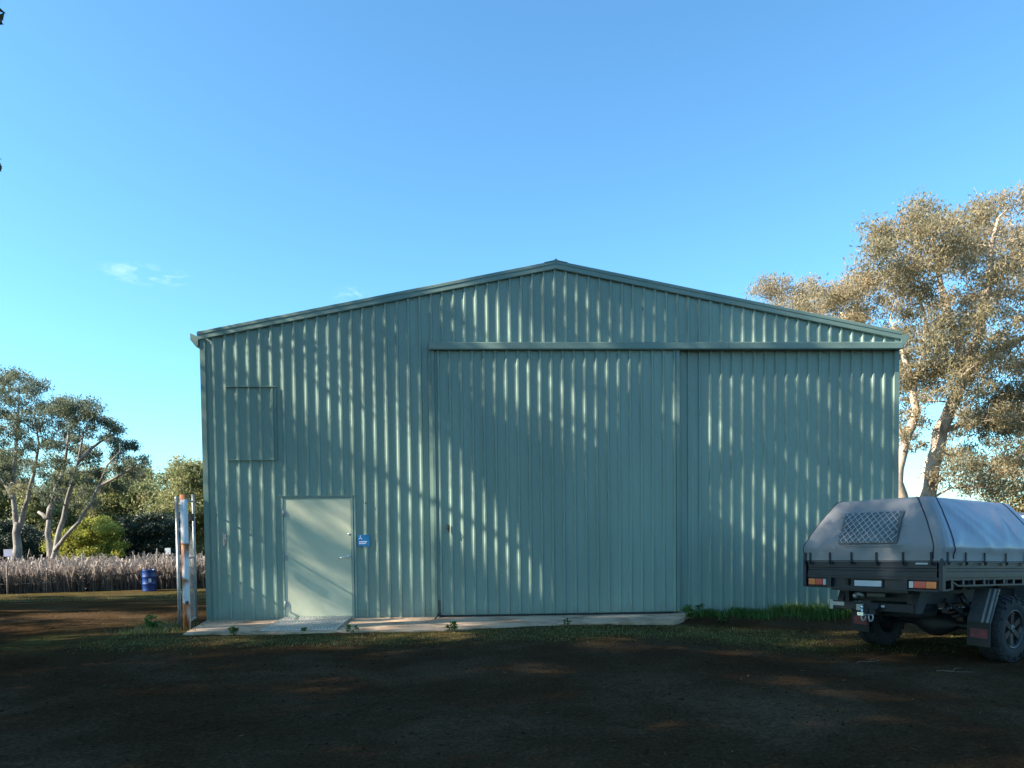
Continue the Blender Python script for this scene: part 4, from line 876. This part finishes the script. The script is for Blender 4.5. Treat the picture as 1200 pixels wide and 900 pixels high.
# tray deck and dropsides
m = MB(); m.box(XR+0.05, XF, -HW+0.01, HW-0.01, 0.995, 1.028); tp(m, 'tray_deck', M['tray'])
def dropside(name, p, q, out):
    """board with an upper face, a groove and a lower rail between plan points p and q; out is its outward normal"""
    prof = [(0.0, ZD), (0.016, ZD), (0.016, 1.094), (0.002, 1.100), (0.002, 1.128), (0.012, 1.134), (0.012, 1.225), (0.020, 1.232), (0.020, ZT), (-0.028, ZT), (-0.028, ZD)]
    p, q, out = Vector((*p, 0)), Vector((*q, 0)), Vector((*out, 0)); m = MB(); n = len(prof)
    vs_ = [tuple(e+out*a+Vector((0, 0, z))) for e in (p, q) for a, z in prof]
    m.add(vs_, [tuple(range(n)), tuple(range(2*n-1, n-1, -1))]+[(i, i+n, (i+1) % n+n, (i+1) % n) for i in range(n)])
    return tp(m, name, M['tray'])
tg = dropside('tailgate', (XR, HW-0.045), (XR, -HW+0.045), (-1, 0))
dropside('dropside', (XR+0.05, -HW), (XF, -HW), (0, -1)); dropside('dropside', (XF, HW), (XR+0.05, HW), (0, 1)); dropside('headboard', (XF, -HW), (XF, HW), (1, 0))
m = MB(); m.box(XR-0.0215, XR-0.014, -0.74, -0.60, 1.178, 1.196); m.build('badge', M['plate'], tg)
for s in (1, -1):
    m = MB(); m.box(XR-0.026, XR+0.046, s*HW-0.022 if s > 0 else -HW-0.024, s*HW+0.024 if s > 0 else -HW+0.022, 0.872, ZT+0.004); tp(m, 'corner_post', M['tray'], bevel=0.006)
# lamp beam under the tailgate
m = MB()
m.box(XR-0.012, XR+0.05, -HW+0.03, HW-0.03, 1.000, 1.028)                       # top rail
m.box(XR-0.012, XR+0.05, -HW+0.03, HW-0.03, 0.868, 0.886)                       # bottom rail
for yy in (0.53, -0.47): m.box(XR-0.014, XR+0.05, yy-0.028, yy+0.028, 0.884, 1.002)
m.box(XR+0.036, XR+0.048, -0.47, 0.53, 0.84, 1.002)
m.box(XR+0.034, XR+0.046, -HW+0.03, -0.50, 0.884, 1.002); m.box(XR+0.034, XR+0.046, 0.56, HW-0.03, 0.884, 1.002)
beam = tp(m, 'lamp_beam', M['tray'])
m = MB(); m.box(XR+0.020, XR+0.0335, -0.18, 0.215, 0.885, 0.995); tp(m, 'plate_bracket', M['chassis'])
m = MB(); m.box(XR+0.014, XR+0.019, -0.16, 0.195, 0.905, 0.975); tp(m, 'number_plate', M['plate'], bevel=0.004)
m = MB(); m.box(XR+0.0, XR+0.03, 0.27, 0.31, 0.91, 0.99); tp(m, 'plate_lamp', M['chassis'])
for s in (1, -1):
    a0, a1 = (0.575, 0.835) if s > 0 else (-0.515, -0.835)
    lo, hi = min(a0, a1), max(a0, a1)
    m = MB(); m.box(XR-0.004, XR+0.033, lo-0.012, hi+0.012, 0.895, 0.990); tl = tp(m, 'tail_light', M['chassis'], bevel=0.004)
    cuts = (('lamp_clear', 0.0, 0.17), ('lamp_red', 0.17, 0.62), ('lamp_amber', 0.62, 1.0))
    for nm, f0, f1 in cuts:
        y0_, y1_ = a0+(a1-a0)*f0, a0+(a1-a0)*f1
        m = MB(); m.box(XR-0.016, XR-0.0035, min(y0_, y1_)+0.002, max(y0_, y1_)-0.002, 0.903, 0.982); m.build({'lamp_clear': 'clear_lens', 'lamp_red': 'red_lens', 'lamp_amber': 'amber_lens'}[nm], M[nm], tl, None, 0.004)
# ladder rails under the sides
for s in (-1, 1):
    m = MB(); y0_, y1_ = (s*HW-0.03, s*HW+0.0) if s > 0 else (-HW, -HW+0.03)
    m.box(XR+0.05, XF, y0_, y1_, 1.004, 1.026); m.prism([(-1.33, 0.985), (-1.30, 0.985), (-1.19, 0.945), (XF, 0.945), (XF, 0.925), (-1.20, 0.925)], y0_, y1_, 'y')
    m.box(-1.345, -1.30, y0_, y1_, 0.905, 1.004); m.prism([(XR+0.05, 0.872), (XR+0.05, 0.892), (-1.33, 0.905), (-1.30, 0.905), (-1.30, 0.888)], y0_, y1_, 'y')
    k = -1.08
    while k < XF: m.box(k-0.022, k+0.022, y0_, y1_, 0.945, 1.004); k += 0.235
    tp(m, 'side_rail', M['tray'])
m = MB()
for k in range(6): m.box(-1.35+k*0.44, -1.30+k*0.44, -HW+0.031, HW-0.031, 0.93, 0.994)
for s in (-1, 1): m.box(-1.36, 3.55, s*0.42-0.04, s*0.42+0.04, 0.70, 0.86)
for xx in (-1.2, 0.9, 2.2): m.box(xx-0.04, xx+0.04, -0.38, 0.38, 0.72, 0.83)
for s in (-1, 1):
    for xx in (-1.15, -0.2, 0.7): m.box(xx-0.05, xx+0.05, s*0.42-0.03, s*0.42+0.03, 0.858, 0.932)
tp(m, 'chassis', M['chassis'])
# tow bar with drop brackets
m = MB()
m.box(-1.43, -1.33, -0.50, 0.60, 0.60, 0.70)
for yy in (-0.47, 0.50): m.prism([(-1.42, 0.59), (-1.30, 0.59), (-1.10, 0.86), (-1.34, 0.868), (-1.40, 0.72)], yy-0.06, yy+0.02, 'y')
m.box(-1.50, -1.20, 0.03, 0.11, 0.55, 0.63)
tb = tp(m, 'tow_bar', M['chassis'], bevel=0.006)
m = MB(); m.box(-1.435, -1.428, 0.56, 0.605, 0.595, 0.715); m.box(-1.437, -1.431, 0.40, 0.56, 0.645, 0.69); m.build('end_plate', M['galv'], tb)
m = MB(); m.box(-1.436, -1.431, -0.14, -0.05, 0.652, 0.676); m.build('rating_plate', M['plate'], tb)
m = MB(); m.box(-1.60, -1.49, 0.03, 0.11, 0.545, 0.585); m.tube([(-1.56, 0.07, 0.585), (-1.56, 0.07, 0.625)], 0.014, 10)
m.lathe([(0.0, -0.025), (0.014, -0.02), (0.025, 0.0), (0.02, 0.016), (0.0, 0.025)], 14, Matrix.Translation((-1.56, 0.07, 0.645))); m.build('tow_ball', M['chrome'], tb)
m = MB(); m.box(-1.47, -1.43, 0.12, 0.21, 0.60, 0.675); m.build('socket', M['galv'], tb)
m = MB(); m.prism([(-1.52, 0.63), (-1.44, 0.63), (-1.44, 0.70), (-1.47, 0.70)], -0.10, 0.0, 'y'); m.box(-1.50, -1.44, -0.06, 0.02, 0.56, 0.63); m.build('hitch_block', M['chassis'], tb)
for yy in (0.10, 0.0):
    m = MB(); m.tube([(-1.49, yy-0.022, 0.56), (-1.49, yy-0.03, 0.52), (-1.49, yy-0.018, 0.485), (-1.49, yy, 0.476), (-1.49, yy+0.018, 0.485), (-1.49, yy+0.03, 0.52), (-1.49, yy+0.022, 0.56)], 0.009, 8); m.tube([(-1.49, yy-0.035, 0.555), (-1.49, yy+0.035, 0.555)], 0.010, 8); m.build('shackle', M['galv'], tb)
m = MB(); m.tube([(-1.33, 0.30, 0.80), (-1.37, 0.28, 0.79), (-1.40, 0.22, 0.80), (-1.38, 0.16, 0.78)], 0.022, 8); m.lathe([(0.0, 0), (0.03, 0.005), (0.035, 0.04)], 12, Matrix.Translation((-1.40, 0.24, 0.775)), axis='y'); m.build('trailer_plug', M['galv'], tb)
m = MB(); m.box(-1.42, -1.36, -0.14, 0.10, 0.775, 0.815); tp(m, 'cable_cover', M['rim'])
# rear axle, diff, springs, exhaust, spare
m = MB(); m.tube([(0, -0.74, 0.40), (0, 0.74, 0.40)], 0.045, 12)
m.lathe([(0.05, -0.28), (0.12, -0.16), (0.165, -0.05), (0.165, 0.05), (0.12, 0.16), (0.05, 0.28)], 20, Matrix.Translation((-0.03, 0.0, 0.40)), axis='y'); m.tube([(0.0, 0, 0.42), (0.35, 0, 0.46), (2.0, 0, 0.56)], [0.10, 0.045, 0.04], 10); m.build('rear_axle', M['chassis'], truck)
for s in (-1, 1):
    m = MB()
    for k in range(4): m.tube([(-0.68+k*.09, s*0.50, 0.74-0.018*k), (-0.3, s*0.50, 0.55-0.018*k), (0, s*0.50, 0.50-0.018*k), (0.3, s*0.50, 0.54-0.018*k), (0.66-k*.09, s*0.50, 0.68-0.018*k)], 0.014, 6)
    m.tube([(-0.02, s*0.50, 0.42), (-0.02, s*0.50, 0.53)], 0.05, 8); m.tube([(-0.68, s*0.50, 0.74), (-0.72, s*0.47, 0.80)], 0.02, 6); m.build('leaf_spring', M['chassis'], truck)
    m = MB(); m.tube([(-0.12, s*0.60, 0.40), (-0.24, s*0.54, 0.62)], 0.022, 8); m.tube([(-0.22, s*0.55, 0.58), (-0.36, s*0.47, 0.84)], 0.034, 10); m.build('shock_absorber', M['rim'], truck)
m = MB(); m.tube([(1.8, -0.28, 0.55), (0.5, -0.28, 0.60), (0.15, -0.30, 0.72), (-0.3, -0.30, 0.72), (-0.75, -0.52, 0.70), (-1.0, -0.62, 0.69)], 0.032, 10); m.build('exhaust_pipe', M['chassis'], truck)
m = MB(); m.lathe([(0.0, -0.10), (0.22, -0.10), (0.36, -0.08), (0.39, 0.0), (0.36, 0.08), (0.22, 0.10), (0.0, 0.10)], 28, Matrix.Translation((-0.80, 0.0, 0.66))); m.build('spare_wheel', M['tyre'], truck)
# guards and mudflaps behind the rear wheels
for s in (-1, 1):
    ya, yb_ = (s*0.905, s*0.64); lo, hi = min(ya, yb_), max(ya, yb_)
    m = MB(); m.prism([(-0.30, 0.93), (-0.34, 0.93), (-0.535, 0.535), (-0.515, 0.525)], lo, hi, 'y'); gd = m.build('mud_guard', M['checker'], truck)
    for f in (0.12, 0.34):
        yy = ya+(yb_-ya)*f; m = MB(); m.prism([(-0.335, 0.932), (-0.341, 0.932), (-0.541, 0.537), (-0.535, 0.532)], yy-0.012, yy+0.012, 'y'); m.build('bright_strip', M['galv'], gd)
    m = MB(); m.box(-0.532, -0.520, lo, hi, 0.245, 0.545); fl = m.build('mud_flap', M['chassis'], truck)
    m = MB(); m.box(-0.5365, -0.5325, lo+0.03, hi-0.04, 0.345, 0.455); m.build('flap_print', M['flapred'], fl)
# wheels
def tyre_mesh(R=0.41, w_=0.27):
    m = MB(); h = w_/2
    m.lathe([(0.225, -h+0.02), (0.25, -h+0.005), (0.30, -h-0.004), (0.36, -h+0.004), (R-0.022, -h+0.03), (R-0.014, -h+0.05), (R-0.012, 0), (R-0.014, h-0.05), (R-0.022, h-0.03), (0.36, h-0.004), (0.30, h+0.004), (0.25, h-0.005), (0.225, h-0.02)], 56, axis='y')
    nl = 30
    for k in range(nl):
        for row, (y0_, y1_, o) in enumerate(((-h+0.004, -h+0.075, 0), (-h+0.085, -0.01, 0.4), (0.01, h-0.085, 0.9), (h-0.075, h-0.004, 0.5))):
            a = 2*math.pi*(k+o)/nl; da = 2*math.pi/nl*(0.31 if row in (0, 3) else 0.27); sk = 0.035*(1 if row in (1, 3) else -1)
            vs_ = []
            for rr_ in (R-0.02, R):
                for (yy, sg_) in ((y0_, -1), (y1_, 1)):
                    for aa in (a-da+sk*sg_, a+da+sk*sg_): 
                        r_ = rr_-(0.010 if (row == 0 and sg_ < 0) or (row == 3 and sg_ > 0) else 0)
                        vs_.append((r_*math.cos(aa), yy, r_*math.sin(aa)))
            m.add(vs_, [(0, 1, 3, 2), (4, 6, 7, 5), (0, 4, 5, 1), (2, 3, 7, 6), (0, 2, 6, 4), (1, 5, 7, 3)])
        if k % 2 == 0:
            for s in (-1, 1):
                a = 2*math.pi*k/nl; m.box(R-0.075, R-0.02, -0.018, 0.018, -0.006, 0.010, Matrix.Rotation(-a, 4, 'Y') @ Matrix.Translation((0, s*(h-0.006), 0)))
    return m.mesh('tyre', M['tyre'])
def rim_mesh():
    m = MB(); yo = -0.105
    m.lathe([(0.235, -0.115), (0.245, -0.125), (0.228, -0.130), (0.214, -0.118), (0.205, -0.06), (0.20, 0.05), (0.225, 0.115), (0.24, 0.115)], 48, axis='y')
    m.lathe([(0.0, yo-0.004), (0.050, yo-0.002), (0.062, yo+0.01), (0.066, yo+0.06)], 32, axis='y')
    for k in range(6):
        T = Matrix.Rotation(k*math.pi/3+0.3, 4, 'Y')
        m.add([(0.055, yo+0.004, -0.030), (0.055, yo+0.004, 0.030), (0.213, yo-0.004, 0.040), (0.213, yo-0.004, -0.040), (0.055, yo+0.05, -0.042), (0.055, yo+0.05, 0.042), (0.213, yo+0.045, 0.054), (0.213, yo+0.045, -0.054)], [(0, 3, 2, 1), (4, 5, 6, 7), (0, 4, 7, 3), (1, 2, 6, 5), (0, 1, 5, 4), (3, 7, 6, 2)], M=T)
        q = Matrix.Rotation(k*math.pi/3+0.3+math.pi/6, 4, 'Y') @ Matrix.Translation((0.085, 0, 0)); m.lathe([(0.0, yo+0.025), (0.011, yo+0.025), (0.013, yo+0.06)], 8, q, axis='y')
    return m.mesh('rim', M['rim'])
def hub_mesh():
    m = MB(); m.lathe([(0.0, 0.02), (0.09, 0.02), (0.16, 0.03), (0.16, 0.08), (0.05, 0.12), (0.0, 0.12)], 28, axis='y'); m.lathe([(0.0, 0.02), (0.02, -0.02), (0.19, -0.015), (0.19, 0.0)], 28, axis='y'); return m.mesh('wheel', M['chassis'])
def emblem_mesh():
    m = MB(); pts = [(0.030*math.cos(rad(a)), -0.1125, 0.030*math.sin(rad(a))) for a in range(40, 331, 15)]; m.tube(pts, 0.005, 6); m.tube([pts[-1], (0.022, -0.1125, 0.0), (0.005, -0.1125, 0.0)], 0.0045, 6); return m.mesh('centre_emblem', M['galv'])
TM, RM, HM, EM = tyre_mesh(), rim_mesh(), hub_mesh(), emblem_mesh()
for xx in (0.0, 3.10):
    for s in (-1, 1):
        wh = obj('wheel', HM, truck); wx, wy = TX+xx*math.cos(TH)-s*0.80*math.sin(TH), TY+xx*math.sin(TH)+s*0.80*math.cos(TH)
        wh.location = (xx, s*0.80, 0.405+float(gz(wx, wy))+0.190-0.006); wh.rotation_euler = (0, 0.2*xx+s, 0) if s < 0 else (0, 0.7, math.pi)
        if xx == 0 and s < 0: wh.rotation_euler = (0, 0.25, 0)
        obj('tyre', TM, wh); rm = obj('rim', RM, wh); obj('centre_cap', EM, wh)
# canvas canopy: rings of a rounded rectangle that lean inwards towards the top
def ring(z, n_side=26, rc=None):
    """half width, rear x, front x and corner radius at height z"""
    t = max(0.0, (z-1.30)/(1.97-1.30)); t = min(1.0, t)
    bow = 0.035*math.sin(math.pi*t)
    k_ = max(0.0, (t-0.10)/0.90); k_ = k_*k_/(k_+0.06)*1.06
    hw_ = HW+0.028-0.315*k_+bow*.9; xr_ = XR-0.028+0.245*k_-bow*0.4; xf_ = XF-0.02-0.30*k_+bow*.3
    r_ = 0.045+0.02*t
    return hw_, xr_, xf_, r_
def ring_pts(hw_, xr_, xf_, r_, z):
    out = []; seg = 6
    cor = ((xr_+r_, hw_-r_, 90, 'R'), (xr_+r_, -hw_+r_, 180, 'S'), (xf_-r_, -hw_+r_, 270, 'F'), (xf_-r_, hw_-r_, 0, 'L'))
    for i, (cx, cy, a0, _) in enumerate(cor):
        for k in range(seg+1):
            a = rad(a0+90*k/seg); out.append((cx+r_*math.cos(a), cy+r_*math.sin(a)))
        nx_ = cor[(i+1) % 4]; a = rad(nx_[2]); e = (nx_[0]+nx_[3-0] if False else nx_[0]+r_*math.cos(a), nx_[1]+r_*math.sin(a)); s_ = out[-1]
        nn = 28
        for k in range(1, nn): out.append((s_[0]+(e[0]-s_[0])*k/nn, s_[1]+(e[1]-s_[1])*k/nn))
    return [(x_, y_, z) for x_, y_ in out]
zs = [1.205, 1.245]+list(np.linspace(1.28, 1.90, 20))+[1.93, 1.955]
rings = [ring_pts(*ring(z), z) for z in zs]
for (dz, sh) in ((0.018, 0.018), (0.028, 0.05), (0.033, 0.12), (0.036, 0.24), (0.038, 0.40), (0.038, 0.52)):
    hw_, xr_, xf_, r_ = ring(1.955); rings.append(ring_pts(max(0.05, hw_-sh), xr_+sh*0.9, xf_-sh*0.9, max(0.02, r_), 1.955+dz))
NR = len(rings[0])
def fold(P, Nn):
    x_, y_, z = P; d = 0.0
    if z > 1.25 and z < 1.96:
        q = min(1, (z-1.25)/0.1)*min(1, (1.97-z)/0.08)
        if y_ < -0.5:                                             # right side: long diagonal folds from the corners
            for (xa, za, xb, zb_, wd, am) in ((-1.05, 1.88, -0.55, 1.40, .055, .016), (-0.95, 1.93, -0.20, 1.42, .05, .010), (0.10, 1.92, -0.12, 1.42, .06, .013), (0.22, 1.92, 0.30, 1.40, .07, .013), (0.40, 1.9, 0.62, 1.40, .06, .012), (-1.40, 1.30, -1.15, 1.55, .04, .012)):
                L2 = (xb-xa)**2+(zb_-za)**2; t = ((x_-xa)*(xb-xa)+(z-za)*(zb_-za))/L2; t = max(0, min(1, t)); dd = math.hypot(x_-xa-t*(xb-xa), z-za-t*(zb_-za)); d += 1.35*am*math.exp(-(dd/(0.8*wd))**2)
        elif x_ < -0.9:                                           # rear: folds below and beside the window
            for (ya, za, yb2, zb_, wd, am) in ((0.58, 1.90, 0.45, 1.80, .05, .014), (0.55, 1.40, 0.62, 1.75, .06, .010), (0.30, 1.42, 0.22, 1.29, .04, .009), (-0.42, 1.44, -0.60, 1.28, .04, .012), (-0.45, 1.55, -0.62, 1.85, .07, .015), (-0.40, 1.7, -0.58, 1.92, .05, .010), (-0.52, 1.38, -0.66, 1.66, .06, .008), (0.0, 1.42, -0.05, 1.29, .05, .007)):
                L2 = (yb2-ya)**2+(zb_-za)**2; t = ((y_-ya)*(yb2-ya)+(z-za)*(zb_-za))/L2; t = max(0, min(1, t)); dd = math.hypot(y_-ya-t*(yb2-ya), z-za-t*(zb_-za)); d += 2.1*am*math.exp(-(dd/(0.6*wd))**2)
        d *= q
        d += q*0.006*mnoise.noise(Vector((x_*3+z*5, y_*9, z*11)))+q*0.010*mnoise.noise(Vector((x_*2.3, y_*2.3, z*2.3)))+q*0.005*mnoise.noise(Vector((x_*6, y_*6, z*4)))
    return Vector(P)+Vector(Nn)*d
V = []
for rg in rings:
    for i, P in enumerate(rg):
        t = Vector(rg[(i+1) % NR])-Vector(rg[i-1]); nn = Vector((t.y, -t.x, 0))
        nn = nn.normalized() if nn.length > 1e-6 else Vector((0, 0, 1))
        V.append(fold(P, nn))
fR, fS = [], []
for a_ in range(len(rings)-1):
    for i in range(NR):
        j = (i+1) % NR; f = (a_*NR+i, a_*NR+j, (a_+1)*NR+j, (a_+1)*NR+i); c = (V[f[0]]+V[f[1]]+V[f[2]]+V[f[3]])/4
        z0_ = (zs[min(a_, len(zs)-1)]); hw_, xr_, xf_, r_ = ring(z0_)
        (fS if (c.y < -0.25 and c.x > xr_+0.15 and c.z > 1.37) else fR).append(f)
cap_ = tuple(len(V)-NR+i for i in range(NR))
m = MB(); m.v = [tuple(v) for v in V]; m.f = fR+fS+[cap_]; m.sm = [True]*len(m.f)
can = tp(m, 'canopy', M['canvas']); can.data.materials.append(M['canvas_sky_tint'])
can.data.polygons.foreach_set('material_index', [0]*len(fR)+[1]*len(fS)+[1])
def seam(idx, out=0.004, zmax=26, r_=0.0065):
    pts = []
    for a_ in range(1, min(zmax, len(rings))):
        P = V[a_*NR+idx]; t = V[a_*NR+(idx+1) % NR]-V[a_*NR+idx-1]; nn = Vector((t.y, -t.x, 0)).normalized(); pts.append(P+nn*out)
    m = MB(); m.tube(pts, r_, 6); m.build('piping', M['piping'], can)
SEGN = 6+1+27
seam(3); seam(SEGN-1); seam(SEGN+8); seam(2*SEGN-2); seam(3*SEGN+2)
m = MB(); rg = [V[1*NR+i] for i in range(NR)]; rg.append(rg[0]); m.tube([p+Vector((0, 0, -0.028)) for p in rg], 0.006, 6); m.build('hem', M['piping'], can)
def toggle(x_, y_, out):
    m = MB(); A = Vector((x_, y_, 0))+Vector((*out, 0))*0.014; d = Vector((*out, 0)); s_ = Vector((-d.y, d.x, 0))*0.011
    P = [A-s_, A+s_, A+s_+d*0.010, A-s_+d*0.010]; vs_ = [tuple(p+Vector((0, 0, z))) for z in (1.165, 1.32) for p in P]
    m.add(vs_, [(0, 1, 2, 3), (4, 7, 6, 5), (0, 4, 5, 1), (1, 5, 6, 2), (2, 6, 7, 3), (3, 7, 4, 0)]); m.box(x_+out[0]*.034-.013, x_+out[0]*.034+.013, y_+out[1]*.034-.013, y_+out[1]*.034+.013, 1.175, 1.21); m.build('toggle', M['piping'], can)
for yy in (0.86, 0.79, 0.50, 0.20, -0.13, -0.46, -0.79): toggle(XR-0.022, yy, (-1, 0))
for xx in (-1.48, -1.10, -0.68, -0.18, 0.30, 0.76): toggle(xx, -HW-0.022, (0, -1)); toggle(xx, HW+0.022, (0, 1))
# rear window of clear vinyl with a diamond lattice
def rear_x(z): return ring(z)[1]
WY0, WY1, WZ0, WZ1 = 0.38, -0.385, 1.435, 1.815
m = MB(); nv = 8; vs_ = []
for j in range(nv+1):
    z = WZ0+(WZ1-WZ0)*j/nv
    for k in range(13): yy = WY0+(WY1-WY0)*k/12; vs_.append((rear_x(z)-0.030+0.003*math.sin(yy*9+z*4), yy, z))
m.add(vs_, [(j*13+k, j*13+k+1, (j+1)*13+k+1, (j+1)*13+k) for j in range(nv) for k in range(12)], True)
wn_ = m.build('rear_window', M['vinyl'], can)
m = MB()
for k in range(-7, 18):
    for sg_ in (1, -1):
        pts = []
        for q in range(9):
            z = WZ0+(WZ1-WZ0)*q/8; yy = WY0-k*0.083-(z-WZ0)*sg_*1.0-(0 if sg_ > 0 else 0.40)
            if WY1 <= yy <= WY0: pts.append((rear_x(z)-0.037, yy, z))
        if len(pts) > 1: m.tube(pts, 0.0052, 4)
m.build('lattice', M['cord'], wn_)
m = MB(); c4 = [(WY0, WZ0), (WY1, WZ0), (WY1, WZ1), (WY0, WZ1), (WY0, WZ0)]; m.tube([(rear_x(z)-0.028, yy, z) for yy, z in c4], 0.007, 6); m.build('window_seam', M['canvas'], wn_)
m = MB(); m.tube([(rear_x(1.40)-0.032, 0.30, 1.40), (rear_x(1.40)-0.032, -0.45, 1.40)], 0.006, 6); m.build('flap_seam', M['canvas'], can)
# cab and bonnet
m = MB()
arch = [(3.10+0.50*math.cos(rad(a)), 0.42+0.50*math.sin(rad(a))) for a in range(180, -1, -20)]
m.prism([(1.06, 0.60), (2.60, 0.55)]+arch+[(3.85, 0.58), (3.98, 0.66), (4.00, 0.95), (3.92, 1.12), (3.4, 1.22), (2.72, 1.27), (1.06, 1.27)], -0.86, 0.86, 'y'); cb = tp(m, 'cab', M['paint'], bevel=0.03)
m = MB()
lo = [(1.06, 0.85), (1.06, -0.85), (2.80, -0.85), (2.80, 0.85)]; hi = [(1.24, 0.63), (1.24, -0.63), (2.12, -0.63), (2.12, 0.63)]
m.add([(x_, y_, 1.265) for x_, y_ in lo]+[(x_, y_, 1.90) for x_, y_ in hi], [(0, 1, 2, 3), (7, 6, 5, 4), (0, 4, 5, 1), (1, 5, 6, 2), (2, 6, 7, 3), (3, 7, 4, 0)]); m.build('roof', M['paint'], cb, None, 0.05)
def quad_on(lo_a, lo_b, hi_a, hi_b, f0, f1, z0f, z1f, off, name):
    A = lambda f, t: Vector(((lo_a[0]*(1-f)+lo_b[0]*f)*(1-t)+(hi_a[0]*(1-f)+hi_b[0]*f)*t, (lo_a[1]*(1-f)+lo_b[1]*f)*(1-t)+(hi_a[1]*(1-f)+hi_b[1]*f)*t, 1.265+(1.90-1.265)*t))
    P = [A(f0, z0f), A(f1, z0f), A(f1, z1f), A(f0, z1f)]; nn = (P[1]-P[0]).cross(P[3]-P[0]).normalized(); m = MB(); m.add([p+nn*off for p in P]+[p-nn*0.01 for p in P], [(0, 1, 2, 3), (4, 7, 6, 5), (0, 4, 5, 1), (1, 5, 6, 2), (2, 6, 7, 3), (3, 7, 4, 0)]); m.build(name, M['glass'], cb)
quad_on(lo[0], lo[1], hi[0], hi[1], 0.10, 0.90, 0.12, 0.86, 0.006, 'back_window')
quad_on(lo[1], lo[2], hi[1], hi[2], 0.08, 0.48, 0.10, 0.86, 0.006, 'side_window'); quad_on(lo[1], lo[2], hi[1], hi[2], 0.51, 0.88, 0.10, 0.86, 0.006, 'side_window')
quad_on(lo[2], lo[3], hi[2], hi[3], 0.06, 0.94, 0.10, 0.90, 0.006, 'windscreen'); quad_on(lo[3], lo[0], hi[3], hi[0], 0.12, 0.49, 0.10, 0.86, 0.006, 'side_window'); quad_on(lo[3], lo[0], hi[3], hi[0], 0.52, 0.92, 0.10, 0.86, 0.006, 'side_window')
for s in (-1, 1):
    m = MB(); m.box(2.30, 2.48, s*1.02-0.10, s*1.02+0.10, 1.28, 1.46); m.tube([(2.42, s*0.86, 1.30), (2.42, s*0.94, 1.33)], 0.025, 8); m.build('door_mirror', M['chassis'], cb, None, 0.02)
    m = MB(); m.box(3.88, 4.012, s*0.70-0.14, s*0.70+0.14, 0.93, 1.07); m.build('headlight', M['lamp_clear'], cb, None, 0.02)
    m = MB(); m.box(1.72, 1.90, s*0.868-0.012, s*0.868+0.012, 1.10, 1.13); m.build('door_handle', M['chassis'], cb)
    m = MB(); m.box(1.10, 2.55, s*0.88-0.09, s*0.88+0.07, 0.44, 0.49); m.build('side_step', M['chassis'], cb)
m = MB(); m.box(3.97, 4.14, -0.80, 0.80, 0.55, 0.78); m.tube([(4.10, -0.5, 0.78), (4.10, -0.45, 1.05), (4.10, 0.45, 1.05), (4.10, 0.5, 0.78)], 0.03, 10); m.build('bull_bar', M['chassis'], cb, None, 0.0)
